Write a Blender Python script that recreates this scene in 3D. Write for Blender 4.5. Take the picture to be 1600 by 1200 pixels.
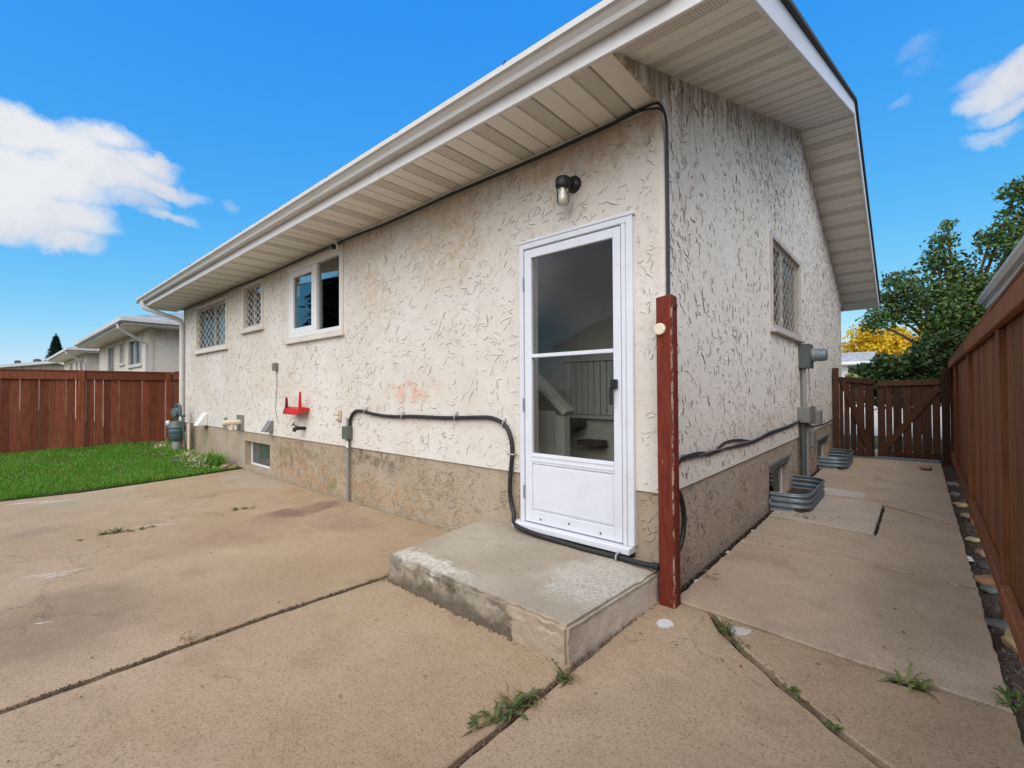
import bpy, bmesh, math, random
import numpy as np
from mathutils import Vector, Matrix
R = math.radians
for o in list(bpy.data.objects): bpy.data.objects.remove(o)
scene = bpy.context.scene
col = scene.collection
rng = random.Random(7)

# ------------------------------------------------------------------ camera
YAW, PITCH, ROLL = R(-41.21), R(.738), R(-.311)
fw = Vector((math.sin(YAW)*math.cos(PITCH), math.cos(YAW)*math.cos(PITCH), math.sin(PITCH)))
rt = fw.cross(Vector((0, 0, 1))).normalized(); up = rt.cross(fw)
rt2 = math.cos(ROLL)*rt + math.sin(ROLL)*up
up2 = -math.sin(ROLL)*rt + math.cos(ROLL)*up
cd = bpy.data.cameras.new('camera'); cam = bpy.data.objects.new('camera', cd); col.objects.link(cam)
CAM = Vector((1.0853, -2.6, 1.2))
m3 = Matrix((rt2, up2, -fw)).transposed()
cam.matrix_world = Matrix.Translation(CAM) @ m3.to_4x4()
cd.sensor_width = 36; cd.lens = 714.9/1600*36; cd.clip_start = .02; cd.clip_end = 2000
scene.camera = cam

# ------------------------------------------------------------------ sky, sun, exposure
SUN_EL, SUN_AZ = R(40), R(156)          # azimuth clockwise from +y
sun_dir = Vector((math.sin(SUN_AZ)*math.cos(SUN_EL), math.cos(SUN_AZ)*math.cos(SUN_EL), math.sin(SUN_EL)))
world = bpy.data.worlds.new('World'); scene.world = world; world.use_nodes = True
wt = world.node_tree; wn = wt.nodes; wl = wt.links; wn.clear()

class NT:
    """small helper to write node trees"""
    def __init__(s, tree): s.t = tree
    def n(s, typ, ins=None, **props):
        nd = s.t.nodes.new(typ)
        for k, v in props.items(): setattr(nd, k, v)
        for k, v in (ins or {}).items(): s.set(nd.inputs[k], v)
        return nd
    def set(s, sock, v):
        if isinstance(v, bpy.types.NodeSocket): s.t.links.new(v, sock)
        elif isinstance(v, bpy.types.Node): s.t.links.new(v.outputs[0], sock)
        else:
            if sock.type == 'RGBA' and len(v) == 3: v = (*v, 1)
            sock.default_value = v
    def m(s, op, a, b=0., c=None, clamp=False):
        nd = s.t.nodes.new('ShaderNodeMath'); nd.operation = op; nd.use_clamp = clamp
        s.set(nd.inputs[0], a); s.set(nd.inputs[1], b)
        if c is not None: s.set(nd.inputs[2], c)
        return nd.outputs[0]
    def vm(s, op, a, b=(0, 0, 0)):
        nd = s.t.nodes.new('ShaderNodeVectorMath'); nd.operation = op
        s.set(nd.inputs[0], a); s.set(nd.inputs[1], b)
        return nd.outputs['Value'] if op in ('DOT_PRODUCT', 'LENGTH', 'DISTANCE') else nd.outputs[0]
    def ss(s, x, a, b, lo=0., hi=1.):
        nd = s.t.nodes.new('ShaderNodeMapRange'); nd.interpolation_type = 'SMOOTHSTEP'
        s.set(nd.inputs[0], x)
        for i, v in enumerate((a, b, lo, hi)): s.set(nd.inputs[i+1], v)
        return nd.outputs[0]
    def mix(s, f, a, b, mode='MIX'):
        nd = s.t.nodes.new('ShaderNodeMix'); nd.data_type = 'RGBA'; nd.blend_type = mode
        s.set(nd.inputs[0], f); s.set(nd.inputs[6], a); s.set(nd.inputs[7], b)
        return nd.outputs[2]
    def noise(s, vec, scale, detail=3., rough=.55, dist=0., out='Fac'):
        nd = s.n('ShaderNodeTexNoise', {'Vector': vec, 'Scale': scale, 'Detail': detail, 'Roughness': rough, 'Distortion': dist})
        return nd.outputs[out]
    def vor(s, vec, scale, feature='F1', out='Distance', rnd=1.):
        nd = s.n('ShaderNodeTexVoronoi', {'Vector': vec, 'Scale': scale, 'Randomness': rnd}, feature=feature)
        return nd.outputs[out]
    def map(s, vec, loc=(0, 0, 0), rot=(0, 0, 0), sc=(1, 1, 1)):
        return s.n('ShaderNodeMapping', {'Vector': vec, 'Location': loc, 'Rotation': rot, 'Scale': sc}).outputs[0]
    def sep(s, vec):
        return s.n('ShaderNodeSeparateXYZ', {0: vec}).outputs
    def sph(s, pos, c, r):
        """distance to point c over the three radii r"""
        v = s.vm('SUBTRACT', pos, c); v = s.vm('DIVIDE', v, r)
        return s.vm('LENGTH', v)

w = NT(wt)
sky = w.n('ShaderNodeTexSky', sky_type='NISHITA', sun_disc=False, sun_elevation=SUN_EL, sun_rotation=SUN_AZ,
          air_density=1.0, dust_density=.6, ozone_density=2.2, altitude=650)
dirv = w.n('ShaderNodeTexCoord').outputs['Generated']
def ray(u, v):
    return (rt2*((u-800)/714.9) + up2*(-(v-600)/714.9) + fw).normalized()
blobs = []
def blob(c, t1, t2, a, b, wgt=1.): blobs.append((c, t1, t2, a, b, wgt))
for (u, v, ru, rv, wgt) in [(0, 195, 100, 60, 1.), (70, 225, 120, 42, .95), (150, 228, 85, 28, .8), (60, 290, 170, 62, 1.), (165, 285, 110, 50, 1.), (225, 275, 55, 26, .8),
        (20, 345, 150, 60, 1.), (130, 365, 95, 40, .95), (115, 398, 70, 26, .8), (245, 308, 85, 22, .8), (285, 362, 50, 13, .55), (215, 335, 70, 24, .6), (355, 322, 18, 14, .3),
        (1590, 105, 85, 40, .9), (1570, 130, 70, 34, .8), (1520, 118, 40, 18, .45), (1600, 150, 60, 28, .7), (1570, 197, 52, 16, .45), (1430, 95, 36, 22, .16), (1410, 166, 22, 10, .2), (1430, 70, 60, 20, .12)]:
    c = ray(u, v); t1 = (ray(u+20, v)-ray(u-20, v)).normalized(); t2 = (ray(u, v-20)-ray(u, v+20)).normalized()
    blob(c, t1, t2, (ray(u+ru, v)-c).length, (ray(u, v+rv)-c).length, wgt)
for (az, el, a, b) in [(150, 30, .7, .26), (185, 48, .6, .3), (215, 28, .7, .26), (120, 44, .6, .28), (85, 30, .6, .22), (240, 36, .5, .24), (140, 72, .55, .45), (200, 14, .7, .15), (100, 12, .6, .12), (170, 12, .6, .12), (60, 52, .5, .3), (230, 60, .6, .35), (95, 58, .6, .35), (150, 54, .7, .35), (110, 22, .6, .2), (75, 14, .5, .13)]:  # unseen clouds outside the view, added to raise the fill light
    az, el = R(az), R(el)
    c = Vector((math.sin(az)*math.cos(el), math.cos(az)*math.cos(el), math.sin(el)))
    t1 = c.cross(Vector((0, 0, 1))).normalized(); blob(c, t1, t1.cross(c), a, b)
warp = w.noise(w.map(dirv, sc=(1, 1, 1.3)), 3.2, 8., .62, out='Color')
warp2 = w.vm('SUBTRACT', warp, (.5, .5, .5))
nd = w.n('ShaderNodeVectorMath', operation='SCALE'); w.set(nd.inputs[0], warp2); nd.inputs['Scale'].default_value = .17
dw = w.vm('ADD', dirv, nd.outputs[0])
tot = None
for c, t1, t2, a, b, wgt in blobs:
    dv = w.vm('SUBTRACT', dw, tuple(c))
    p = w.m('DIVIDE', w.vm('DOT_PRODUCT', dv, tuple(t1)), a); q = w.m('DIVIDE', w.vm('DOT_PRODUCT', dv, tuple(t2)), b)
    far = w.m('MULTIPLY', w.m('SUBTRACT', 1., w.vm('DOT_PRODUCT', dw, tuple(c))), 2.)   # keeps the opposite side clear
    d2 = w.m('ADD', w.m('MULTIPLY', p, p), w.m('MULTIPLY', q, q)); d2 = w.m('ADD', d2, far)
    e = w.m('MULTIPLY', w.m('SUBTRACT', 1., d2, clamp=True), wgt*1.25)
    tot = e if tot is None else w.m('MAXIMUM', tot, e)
fine = w.noise(dirv, 9., 9., .62)
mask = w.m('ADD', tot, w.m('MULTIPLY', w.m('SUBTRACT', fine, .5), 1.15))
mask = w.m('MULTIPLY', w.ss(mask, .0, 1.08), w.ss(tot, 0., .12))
cl_n = w.noise(dirv, 6., 6., .6)
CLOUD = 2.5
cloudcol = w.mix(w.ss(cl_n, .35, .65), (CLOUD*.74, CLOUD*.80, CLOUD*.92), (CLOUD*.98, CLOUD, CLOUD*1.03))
toward = w.m('MAXIMUM', w.vm('DOT_PRODUCT', dirv, tuple(sun_dir)), 0.)          # cloud brightness boosted towards the sun, added for soft fill light
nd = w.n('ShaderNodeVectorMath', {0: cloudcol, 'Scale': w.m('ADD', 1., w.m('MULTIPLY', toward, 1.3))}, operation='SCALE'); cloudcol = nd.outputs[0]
# the camera's rendering of a clear sky: one tone curve per channel over the physical sky
sp_ = w.n('ShaderNodeSeparateColor', {0: sky})
pw = lambda i, g_, k: w.m('MULTIPLY', w.m('POWER', sp_.outputs[i], g_), k)
grad = w.n('ShaderNodeCombineColor', {0: pw(0, 1.5, .145), 1: pw(1, .62, .74), 2: pw(2, .09, 2.4)})
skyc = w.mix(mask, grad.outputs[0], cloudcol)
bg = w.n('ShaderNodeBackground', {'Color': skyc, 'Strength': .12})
wo = w.n('ShaderNodeOutputWorld', {'Surface': bg})

sd = bpy.data.lights.new('sun', 'SUN'); sun = bpy.data.objects.new('sun', sd); col.objects.link(sun)
sd.energy = .85; sd.angle = R(60); sd.color = (1., .95, .875)
sun.rotation_euler = sun_dir.to_track_quat('Z', 'Y').to_euler(); sun.location = (3, -8, 12)

vs = scene.view_settings
vs.view_transform = 'Standard'; vs.look = 'None'; vs.gamma = 1; vs.use_curve_mapping = False
vs.exposure = 1.5
scene.render.engine = 'CYCLES'
scene.cycles.max_bounces = 10; scene.cycles.transparent_max_bounces = 16

# ------------------------------------------------------------------ mesh helpers
W = {}
class MB:
    def __init__(s): s.v = []; s.f = []; s.m = []
    def add(s, vs_, fs, mi=0):
        b = len(s.v); s.v += [tuple(p) for p in vs_]
        for f in fs: s.f.append(tuple(b+i for i in f)); s.m.append(mi)
        return s
    def quad(s, a, b, c, d, mi=0): return s.add((a, b, c, d), ((0, 1, 2, 3),), mi)
    def box(s, x0, x1, y0, y1, z0, z1, mi=0):
        if x0 > x1: x0, x1 = x1, x0
        if y0 > y1: y0, y1 = y1, y0
        if z0 > z1: z0, z1 = z1, z0
        return s.add([(x0, y0, z0), (x1, y0, z0), (x1, y1, z0), (x0, y1, z0), (x0, y0, z1), (x1, y0, z1), (x1, y1, z1), (x0, y1, z1)],
                     [(0, 3, 2, 1), (4, 5, 6, 7), (0, 1, 5, 4), (1, 2, 6, 5), (2, 3, 7, 6), (3, 0, 4, 7)], mi)
    def obox(s, p0, p1, wdt, hgt, upv=(0, 0, 1), mi=0):
        """box along p0-p1, width across, height along upv"""
        p0, p1 = Vector(p0), Vector(p1); d = (p1-p0).normalized(); u = Vector(upv); sd_ = d.cross(u).normalized(); u = sd_.cross(d).normalized()
        a = sd_*wdt/2; b = u*hgt/2
        vs_ = [p+i*a+j*b for p in (p0, p1) for (i, j) in ((-1, -1), (1, -1), (1, 1), (-1, 1))]
        return s.add(vs_, [(0, 1, 2, 3), (7, 6, 5, 4), (0, 4, 5, 1), (1, 5, 6, 2), (2, 6, 7, 3), (3, 7, 4, 0)], mi)
    def prism(s, poly, lo, hi, axis='z', mi=0):
        """poly: 2-d outline; axis z: (x,y), y: (x,z), x: (y,z)"""
        n = len(poly)
        def P(p, h): return {'z': (p[0], p[1], h), 'y': (p[0], h, p[1]), 'x': (h, p[0], p[1])}[axis]
        vs_ = [P(p, lo) for p in poly]+[P(p, hi) for p in poly]
        fs = [tuple(range(n-1, -1, -1)), tuple(range(n, 2*n))]+[(i, (i+1) % n, n+(i+1) % n, n+i) for i in range(n)]
        return s.add(vs_, fs, mi)
    def tube(s, pts, r, n=8, mi=0, caps=True):
        pts = [Vector(p) for p in pts]; k = len(pts)
        rs = r if isinstance(r, (list, tuple)) else [r]*k
        vs_ = []; prev = None
        for i, p in enumerate(pts):
            d = (pts[min(i+1, k-1)]-pts[max(i-1, 0)]).normalized()
            if prev is None:
                a = Vector((0, 0, 1)) if abs(d.z) < .9 else Vector((1, 0, 0)); u = d.cross(a).normalized()
            else:
                u = (prev-d*prev.dot(d)).normalized()
            prev = u; v_ = d.cross(u)
            vs_ += [p+(u*math.cos(2*math.pi*j/n)+v_*math.sin(2*math.pi*j/n))*rs[i] for j in range(n)]
        fs = [(i*n+j, i*n+(j+1) % n, (i+1)*n+(j+1) % n, (i+1)*n+j) for i in range(k-1) for j in range(n)]
        if caps: fs += [tuple(range(n-1, -1, -1)), tuple(range((k-1)*n, k*n))]
        return s.add(vs_, fs, mi)
    def lathe(s, prof, c, axis=(0, 0, 1), n=20, mi=0):
        """prof: (radius, height along axis)"""
        ax = Vector(axis).normalized(); a = Vector((0, 0, 1)) if abs(ax.z) < .9 else Vector((1, 0, 0)); u = ax.cross(a).normalized(); v_ = ax.cross(u); c = Vector(c)
        vs_ = [c+ax*h+(u*math.cos(2*math.pi*j/n)+v_*math.sin(2*math.pi*j/n))*r for r, h in prof for j in range(n)]
        k = len(prof)
        fs = [(i*n+j, i*n+(j+1) % n, (i+1)*n+(j+1) % n, (i+1)*n+j) for i in range(k-1) for j in range(n)]
        fs += [tuple(range(n-1, -1, -1)), tuple(range((k-1)*n, k*n))]
        return s.add(vs_, fs, mi)
    def build(s, name, mats, parent=None, bevel=0., smooth=False, seg=1, recalc=True):
        vv = np.array(s.v, dtype=float); lo = vv.min(0); hi = vv.max(0)
        org = np.array([(lo[0]+hi[0])/2, (lo[1]+hi[1])/2, lo[2]])
        me = bpy.data.meshes.new(name); me.from_pydata((vv-org).tolist(), [], s.f)
        if not isinstance(mats, (list, tuple)): mats = [mats]
        for m_ in mats: me.materials.append(m_)
        if len(mats) > 1: me.polygons.foreach_set('material_index', s.m)
        if bevel or recalc:
            bm = bmesh.new(); bm.from_mesh(me)
            if recalc: bmesh.ops.recalc_face_normals(bm, faces=bm.faces)
            if bevel:
                ed = [e for e in bm.edges if e.is_manifold and e.calc_face_angle(0) > .5]
                bmesh.ops.bevel(bm, geom=ed, offset=bevel, segments=seg, affect='EDGES', clamp_overlap=True, profile=.5)
            bm.to_mesh(me); bm.free()
        if smooth:
            me.polygons.foreach_set('use_smooth', [True]*len(me.polygons)); me.set_sharp_from_angle(angle=R(40))
        o = bpy.data.objects.new(name, me); col.objects.link(o)
        place(o, org, parent)
        return o

def place(o, org, parent=None):
    org = Vector(org)
    if parent is not None: o.parent = parent; o.location = org-W[parent.name]
    else: o.location = org
    W[o.name] = org

def thing(name, label, cat, loc=(0, 0, 0), group=None):
    o = bpy.data.objects.new(name, None); col.objects.link(o); o.empty_display_size = .1
    place(o, loc)
    return tag(o, label, cat, group)
def tag(o, label=None, cat=None, group=None, kind=None):
    if label: o['label'] = label
    if cat: o['category'] = cat
    if group: o['group'] = group
    if kind: o['kind'] = kind
    return o
def inst(src, name, loc, parent, rot=None, scale=None):
    """copy sharing the mesh; loc is in world space"""
    o = src.copy(); o.name = name; col.objects.link(o)
    if rot is not None: o.rotation_euler = rot
    if scale is not None: o.scale = scale
    place(o, loc, parent)
    return o

# ------------------------------------------------------------------ materials
def mat(name):
    m_ = bpy.data.materials.new(name); m_.use_nodes = True; t = m_.node_tree; t.nodes.clear()
    a = NT(t)
    b = a.n('ShaderNodeBsdfPrincipled'); a.n('ShaderNodeOutputMaterial', {'Surface': b})
    a.b = b; a.mat = m_
    a.pos = a.n('ShaderNodeNewGeometry').outputs['Position']
    return a
def fin(a, colr, rough=.6, height=None, strength=.5, dist=.01, metal=0., spec=.5):
    a.set(a.b.inputs['Base Color'], colr); a.set(a.b.inputs['Roughness'], rough); a.b.inputs['Metallic'].default_value = metal
    a.b.inputs['Specular IOR Level'].default_value = spec
    if height is not None:
        bp = a.n('ShaderNodeBump', {'Height': height, 'Strength': strength, 'Distance': dist}); a.set(a.b.inputs['Normal'], bp.outputs[0])
    return a.mat
def rnd(a): return a.n('ShaderNodeObjectInfo').outputs['Random']

def plain(name, c, rough=.5, metal=0., var=.12, scale=14., spec=.5, dirt=None):
    a = mat(name); n = a.noise(a.pos, scale, 5.)
    cc = a.mix(n, tuple(x*(1-var) for x in c), tuple(min(1, x*(1+var)) for x in c))
    if dirt: cc = a.mix(a.m('MULTIPLY', a.ss(a.noise(a.pos, 3.1, 6., .65), .48, .75), dirt[1]), cc, dirt[0])
    return fin(a, cc, a.m('ADD', rough-.08, a.m('MULTIPLY', n, .16)), metal=metal, spec=spec)

def stucco(name, c1, c2, dirt, ang, axis, sx, amount=1., fineamt=.6, stains=(), topstreak=None, pits=.5, strength=.8, scl=1.):
    """skip-trowelled stucco: torn ridges that follow noise contours, dirt and shade painted along them"""
    a = mat(name); p = a.pos
    rot = (0, R(ang), 0) if axis == 'y' else (R(ang), 0, 0)
    q = a.map(a.map(p, rot=rot), sc=sx)
    n1 = a.noise(q, 4.2*scl, 4., .58, .7); n2 = a.noise(a.map(q, loc=(3.1, 7.7, 1.3)), 10.5*scl, 4., .6, .8); n3 = a.noise(a.map(q, loc=(9.1, 2.7, 5.3)), 24*scl, 3., .55, .5)
    m1 = a.ss(a.noise(p, 6.5*scl, 2.), .51, .58); m2 = a.ss(a.noise(a.map(p, loc=(4, 1, 8)), 8.*scl, 3.), .53, .60); m3 = a.m('MULTIPLY', a.ss(a.noise(a.map(p, loc=(1, 5, 2)), 3.1*scl, 3.), .47, .60), a.ss(a.noise(a.map(p, loc=(2, 9, 2)), 17.*scl, 2.), .46, .56))
    def line(n, w_): return a.ss(a.m('ABSOLUTE', a.m('SUBTRACT', n, .5)), 0., w_, 1., 0.)
    l1 = a.m('MULTIPLY', line(n1, .011), a.m('MULTIPLY', m1, .15)); l2 = a.m('MULTIPLY', line(n2, .019), a.m('MULTIPLY', m2, .5)); l3 = a.m('MULTIPLY', line(n3, .034), m3)
    saw = lambda n, lo, hi, e: a.m('MULTIPLY', a.ss(n, lo, hi), a.ss(n, hi, hi+e, 1., 0.))
    t1 = a.m('MULTIPLY', saw(n1, .455, .497, .009), a.m('MULTIPLY', m1, .15)); t2 = a.m('MULTIPLY', saw(n2, .44, .493, .014), a.m('MULTIPLY', m2, .4)); t3 = a.m('MULTIPLY', saw(n3, .44, .485, .02), m3)
    vd = a.vor(a.map(p, sc=(1, 1, 1)), 62*scl); pit = a.m('MULTIPLY', a.ss(vd, .12, .24, 1., 0.), a.ss(a.noise(p, 4.4, 3.), .5, .62))
    fn = a.noise(p, 70., 5., .65)
    h = a.m('ADD', a.m('MULTIPLY', t1, 1.), a.m('MULTIPLY', t2, .6)); h = a.m('ADD', h, a.m('MULTIPLY', t3, .3))
    h = a.m('SUBTRACT', h, a.m('MULTIPLY', l1, .8)); h = a.m('SUBTRACT', h, a.m('MULTIPLY', l2, .45)); h = a.m('SUBTRACT', h, a.m('MULTIPLY', pit, pits*.8))
    h = a.m('ADD', h, a.m('MULTIPLY', fn, .12)); h = a.m('ADD', h, a.m('MULTIPLY', a.noise(p, 5., 3.), .35))
    c = a.mix(a.ss(a.noise(p, 1.3, 5., .6), .34, .66), c1, c2)
    c = a.mix(a.m('MULTIPLY', a.ss(fn, .3, .75), .22), c, tuple(x*.8 for x in c1))
    for (ctr, rad, sc_, amt) in stains:
        wv = a.vm('ADD', p, a.n('ShaderNodeVectorMath', {0: a.vm('SUBTRACT', a.noise(p, 6., 5., .65, out='Color'), (.5, .5, .5)), 'Scale': .55}, operation='SCALE').outputs[0])
        d = a.sph(wv, ctr, rad); f = a.m('MULTIPLY', a.ss(d, .35, 1.1, 1., 0.), a.ss(a.noise(p, 9., 5., .7), .36, .62))
        c = a.mix(a.m('MULTIPLY', f, amt), c, sc_)
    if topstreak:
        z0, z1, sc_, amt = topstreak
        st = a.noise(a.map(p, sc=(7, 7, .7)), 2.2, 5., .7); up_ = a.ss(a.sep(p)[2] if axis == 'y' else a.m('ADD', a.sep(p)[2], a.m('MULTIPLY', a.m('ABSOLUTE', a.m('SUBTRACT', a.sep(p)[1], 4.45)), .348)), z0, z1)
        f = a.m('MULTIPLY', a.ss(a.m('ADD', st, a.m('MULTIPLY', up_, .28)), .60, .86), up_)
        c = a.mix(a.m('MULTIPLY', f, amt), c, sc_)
    dl = a.m('MAXIMUM', a.m('MULTIPLY', l1, 1.), a.m('MULTIPLY', l2, fineamt)); dl = a.m('MAXIMUM', dl, a.m('MULTIPLY', l3, fineamt*.6)); dl = a.m('MAXIMUM', dl, a.m('MULTIPLY', pit, pits))
    dl = a.m('MULTIPLY', dl, a.ss(a.noise(p, 13., 3.), .3, .6, .35, 1.))
    c = a.mix(a.m('MULTIPLY', dl, amount, clamp=True), c, dirt)  # line colour paints both dirt and the shade beneath lap edges
    return fin(a, c, .9, h, strength, .012, spec=.25)

M = {}
BR = (.30, .19, .10)
M['stucco_rear'] = stucco('stucco_rear', (.66, .60, .53), (.71, .675, .625), (.22, .16, .105), 24, 'y', (.8, 1, 1.9), .85, .5,
    stains=[((-2.45, 0, 1.18), (.55, .3, .12), (.62, .33, .24), .65), ((-1.9, 0, 2.5), (.7, .4, .5), (.50, .35, .20), .55), ((-3.0, 0, 2.4), (.5, .4, .8), (.54, .40, .26), .5), ((-4.9, 0, 1.1), (.7, .4, .5), (.60, .48, .36), .4),
            ((-6.6, 0, 1.6), (1.6, .4, .9), (.58, .47, .36), .35), ((-.6, 0, 2.75), (.8, .4, .25), (.48, .34, .2), .6), ((-9., 0, 1.5), (.9, .4, 1.), (.60, .50, .38), .4)],
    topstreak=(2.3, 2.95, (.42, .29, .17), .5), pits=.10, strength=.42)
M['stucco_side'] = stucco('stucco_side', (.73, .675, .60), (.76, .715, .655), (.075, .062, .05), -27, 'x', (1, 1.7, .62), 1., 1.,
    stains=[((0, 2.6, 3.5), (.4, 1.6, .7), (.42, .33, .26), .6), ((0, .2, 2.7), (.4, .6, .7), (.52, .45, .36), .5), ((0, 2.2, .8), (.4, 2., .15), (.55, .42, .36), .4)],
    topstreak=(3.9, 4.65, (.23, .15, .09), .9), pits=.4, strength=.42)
M['found_rear'] = stucco('foundation_rear', (.37, .29, .205), (.42, .35, .265), (.13, .09, .055), 15, 'y', (.8, 1, 1.6), .7, .5,
    stains=[((-4.8, 0, .15), (1.2, .3, .3), (.40, .21, .10), .6), ((-3.0, 0, .12), (1.6, .3, .25), (.40, .25, .135), .6), ((-3.1, 0, .5), (.7, .3, .12), (.10, .075, .05), .75), ((-5.3, 0, .45), (.22, .3, .2), (.22, .24, .09), .75),
            ((-4.0, 0, .08), (.2, .3, .1), (.17, .22, .07), .7), ((-5.0, 0, .4), (.9, .3, .25), (.24, .16, .09), .6), ((-2.2, 0, .35), (.5, .3, .2), (.30, .22, .13), .5), ((-8.8, 0, .3), (.7, .3, .4), (.25, .2, .12), .7)],
    pits=.5, strength=.9)
M['found_side'] = stucco('foundation_side', (.40, .315, .25), (.44, .36, .295), (.075, .05, .035), 30, 'x', (1, 1.1, .8), .85, .75, stains=[((0, 4.9, .2), (.3, .6, .4), (.38, .22, .12), .7), ((0, 6.2, .3), (.3, .9, .4), (.34, .24, .16), .6)], pits=.5, strength=.9)
def crev(name, c1, c2):
    a = mat(name); n = a.noise(a.pos, 7., 4., .6)
    return fin(a, a.mix(a.ss(n, .36, .62), c1, c2), .95, spec=.1)
M['crevice_rear'] = crev('crevice_dirt_shade', (.19, .135, .09), (.50, .42, .34))  # dirt tone with the shade under the ridges painted in
M['crevice_side'] = crev('side_crevice_dirt', (.075, .058, .043), (.30, .255, .205))
M['crevice_found'] = crev('foundation_crevice_dirt', (.10, .068, .043), (.29, .215, .145))
M['nb_stucco'] = stucco('neighbour_stucco', (.70, .63, .52), (.76, .70, .61), (.30, .22, .14), 20, 'y', (1, 1, 1.5), .5, .4, topstreak=(2., 2.95, (.42, .32, .18), .6), pits=.2, strength=.6)

def concrete(name, c1, c2, stains=(), grain=1., bump=.35):
    a = mat(name); p = a.pos
    big = a.noise(p, .75, 5., .6); mid = a.noise(p, 3.4, 7., .66); fn = a.noise(p, 95., 4., .75); sp = a.vor(p, 95.)
    c = a.mix(a.ss(big, .33, .68), c1, c2)
    c = a.mix(a.m('MULTIPLY', a.ss(mid, .50, .72), .5), c, tuple(x*y for x, y in zip(c1, (.72, .68, .64))))
    c = a.mix(a.m('MULTIPLY', a.ss(a.noise(a.map(p, loc=(7, 3, 0)), 2.0, 8., .7), .52, .74), .40), c, tuple(min(1, x*1.25) for x in c2))
    wv = a.vm('ADD', p, a.n('ShaderNodeVectorMath', {0: a.vm('SUBTRACT', a.noise(p, 3.2, 6., .65, out='Color'), (.5, .5, .5)), 'Scale': .6}, operation='SCALE').outputs[0])
    for (ctr, rad, sc_, amt) in stains:
        d = a.sph(wv, ctr, rad); c = a.mix(a.m('MULTIPLY', a.m('MULTIPLY', a.ss(d, .5, 1.15, 1., 0.), a.ss(mid, .3, .6, .55, 1.)), amt), c, sc_)
    wvy = a.noise(a.map(p, rot=(0, 0, R(20)), sc=(1.2, 6, 1)), 2.4, 5., .65)
    c = a.mix(a.m('MULTIPLY', a.ss(wvy, .5, .78), .22), c, tuple(x*.6 for x in c1))
    c = a.mix(a.m('MULTIPLY', a.ss(fn, .46, .70), .72*grain), c, tuple(x*.42 for x in c1))
    c = a.mix(a.m('MULTIPLY', a.ss(sp, .05, .32, 1., 0.), .38*grain), c, tuple(min(1, x*1.6) for x in c2))
    c = a.mix(a.m('MULTIPLY', a.ss(a.noise(p, 42., 4., .7), .62, .72), .6*grain), c, tuple(x*.35 for x in c1))
    q = a.vm('ADD', p, a.n('ShaderNodeVectorMath', {0: a.vm('SUBTRACT', a.noise(p, 4., 6., .7, out='Color'), (.5, .5, .5)), 'Scale': .35}, operation='SCALE').outputs[0])
    ck = a.ss(a.vor(q, .8, 'DISTANCE_TO_EDGE'), .0, .0045, 1., 0.); ck = a.m('MULTIPLY', ck, a.ss(a.noise(p, 1.1, 3.), .50, .60))
    c = a.mix(a.m('MULTIPLY', ck, .65*grain), c, tuple(x*.32 for x in c1))
    c = a.mix(a.m('MULTIPLY', a.ss(a.noise(a.map(p, loc=(2, 8, 0)), 1.15, 7., .68), .50, .70), .38), c, (.27, .215, .125))
    c = a.mix(a.m('MULTIPLY', a.ss(a.noise(a.map(p, loc=(5, 1, 0)), 1.6, 7., .7), .54, .72), .42), c, (.235, .155, .105))
    h = a.m('ADD', a.m('MULTIPLY', fn, .6), a.m('MULTIPLY', mid, .8)); h = a.m('SUBTRACT', h, ck); h = a.m('SUBTRACT', h, a.m('MULTIPLY', a.ss(a.noise(p, 42., 4., .7), .62, .72), .8))
    return fin(a, c, .88, h, bump, .005, spec=.3)
M['concrete'] = concrete('patio_concrete', (.365, .256, .160), (.425, .312, .206), stains=[
    ((-3.55, -.48, 0), (.22, .50, .3), (.20, .105, .09), .95), ((-2.3, -2.35, 0), (.55, .42, .3), (.20, .135, .10), .7), ((-4.6, -2.3, 0), (.22, .3, .3), (.26, .18, .13), .6), ((-5., -1., 0), (.12, .16, .3), (.23, .15, .11), .75),
    ((-4.5, -.25, 0), (.12, .12, .3), (.42, .19, .09), .6), ((-5.6, -.3, 0), (.9, .3, .3), (.42, .37, .30), .6), ((-3.2, -1.1, 0), (.5, .5, .3), (.31, .19, .13), .5), ((-2.9, -.45, 0), (.5, .22, .3), (.27, .19, .14), .55), ((-1.9, -1.6, 0), (.4, .9, .3), (.30, .195, .125), .4), ((-5.8, -1.9, 0), (.5, .6, .3), (.35, .31, .21), .5)])
M['concrete_side'] = concrete('path_concrete', (.455, .345, .243), (.50, .39, .285), stains=[((.6, 2.7, 0), (.5, .5, .3), (.33, .275, .225), .5), ((.3, .3, 0), (.3, .4, .3), (.37, .26, .19), .5), ((1.1, .8, 0), (.4, .8, .3), (.26, .20, .13), .5)])
M['concrete_patch'] = concrete('patch_concrete', (.50, .405, .32), (.54, .445, .36), grain=.7)
M['concrete_pale'] = concrete('pale_concrete', (.50, .44, .37), (.56, .50, .43), grain=.5)

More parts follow.
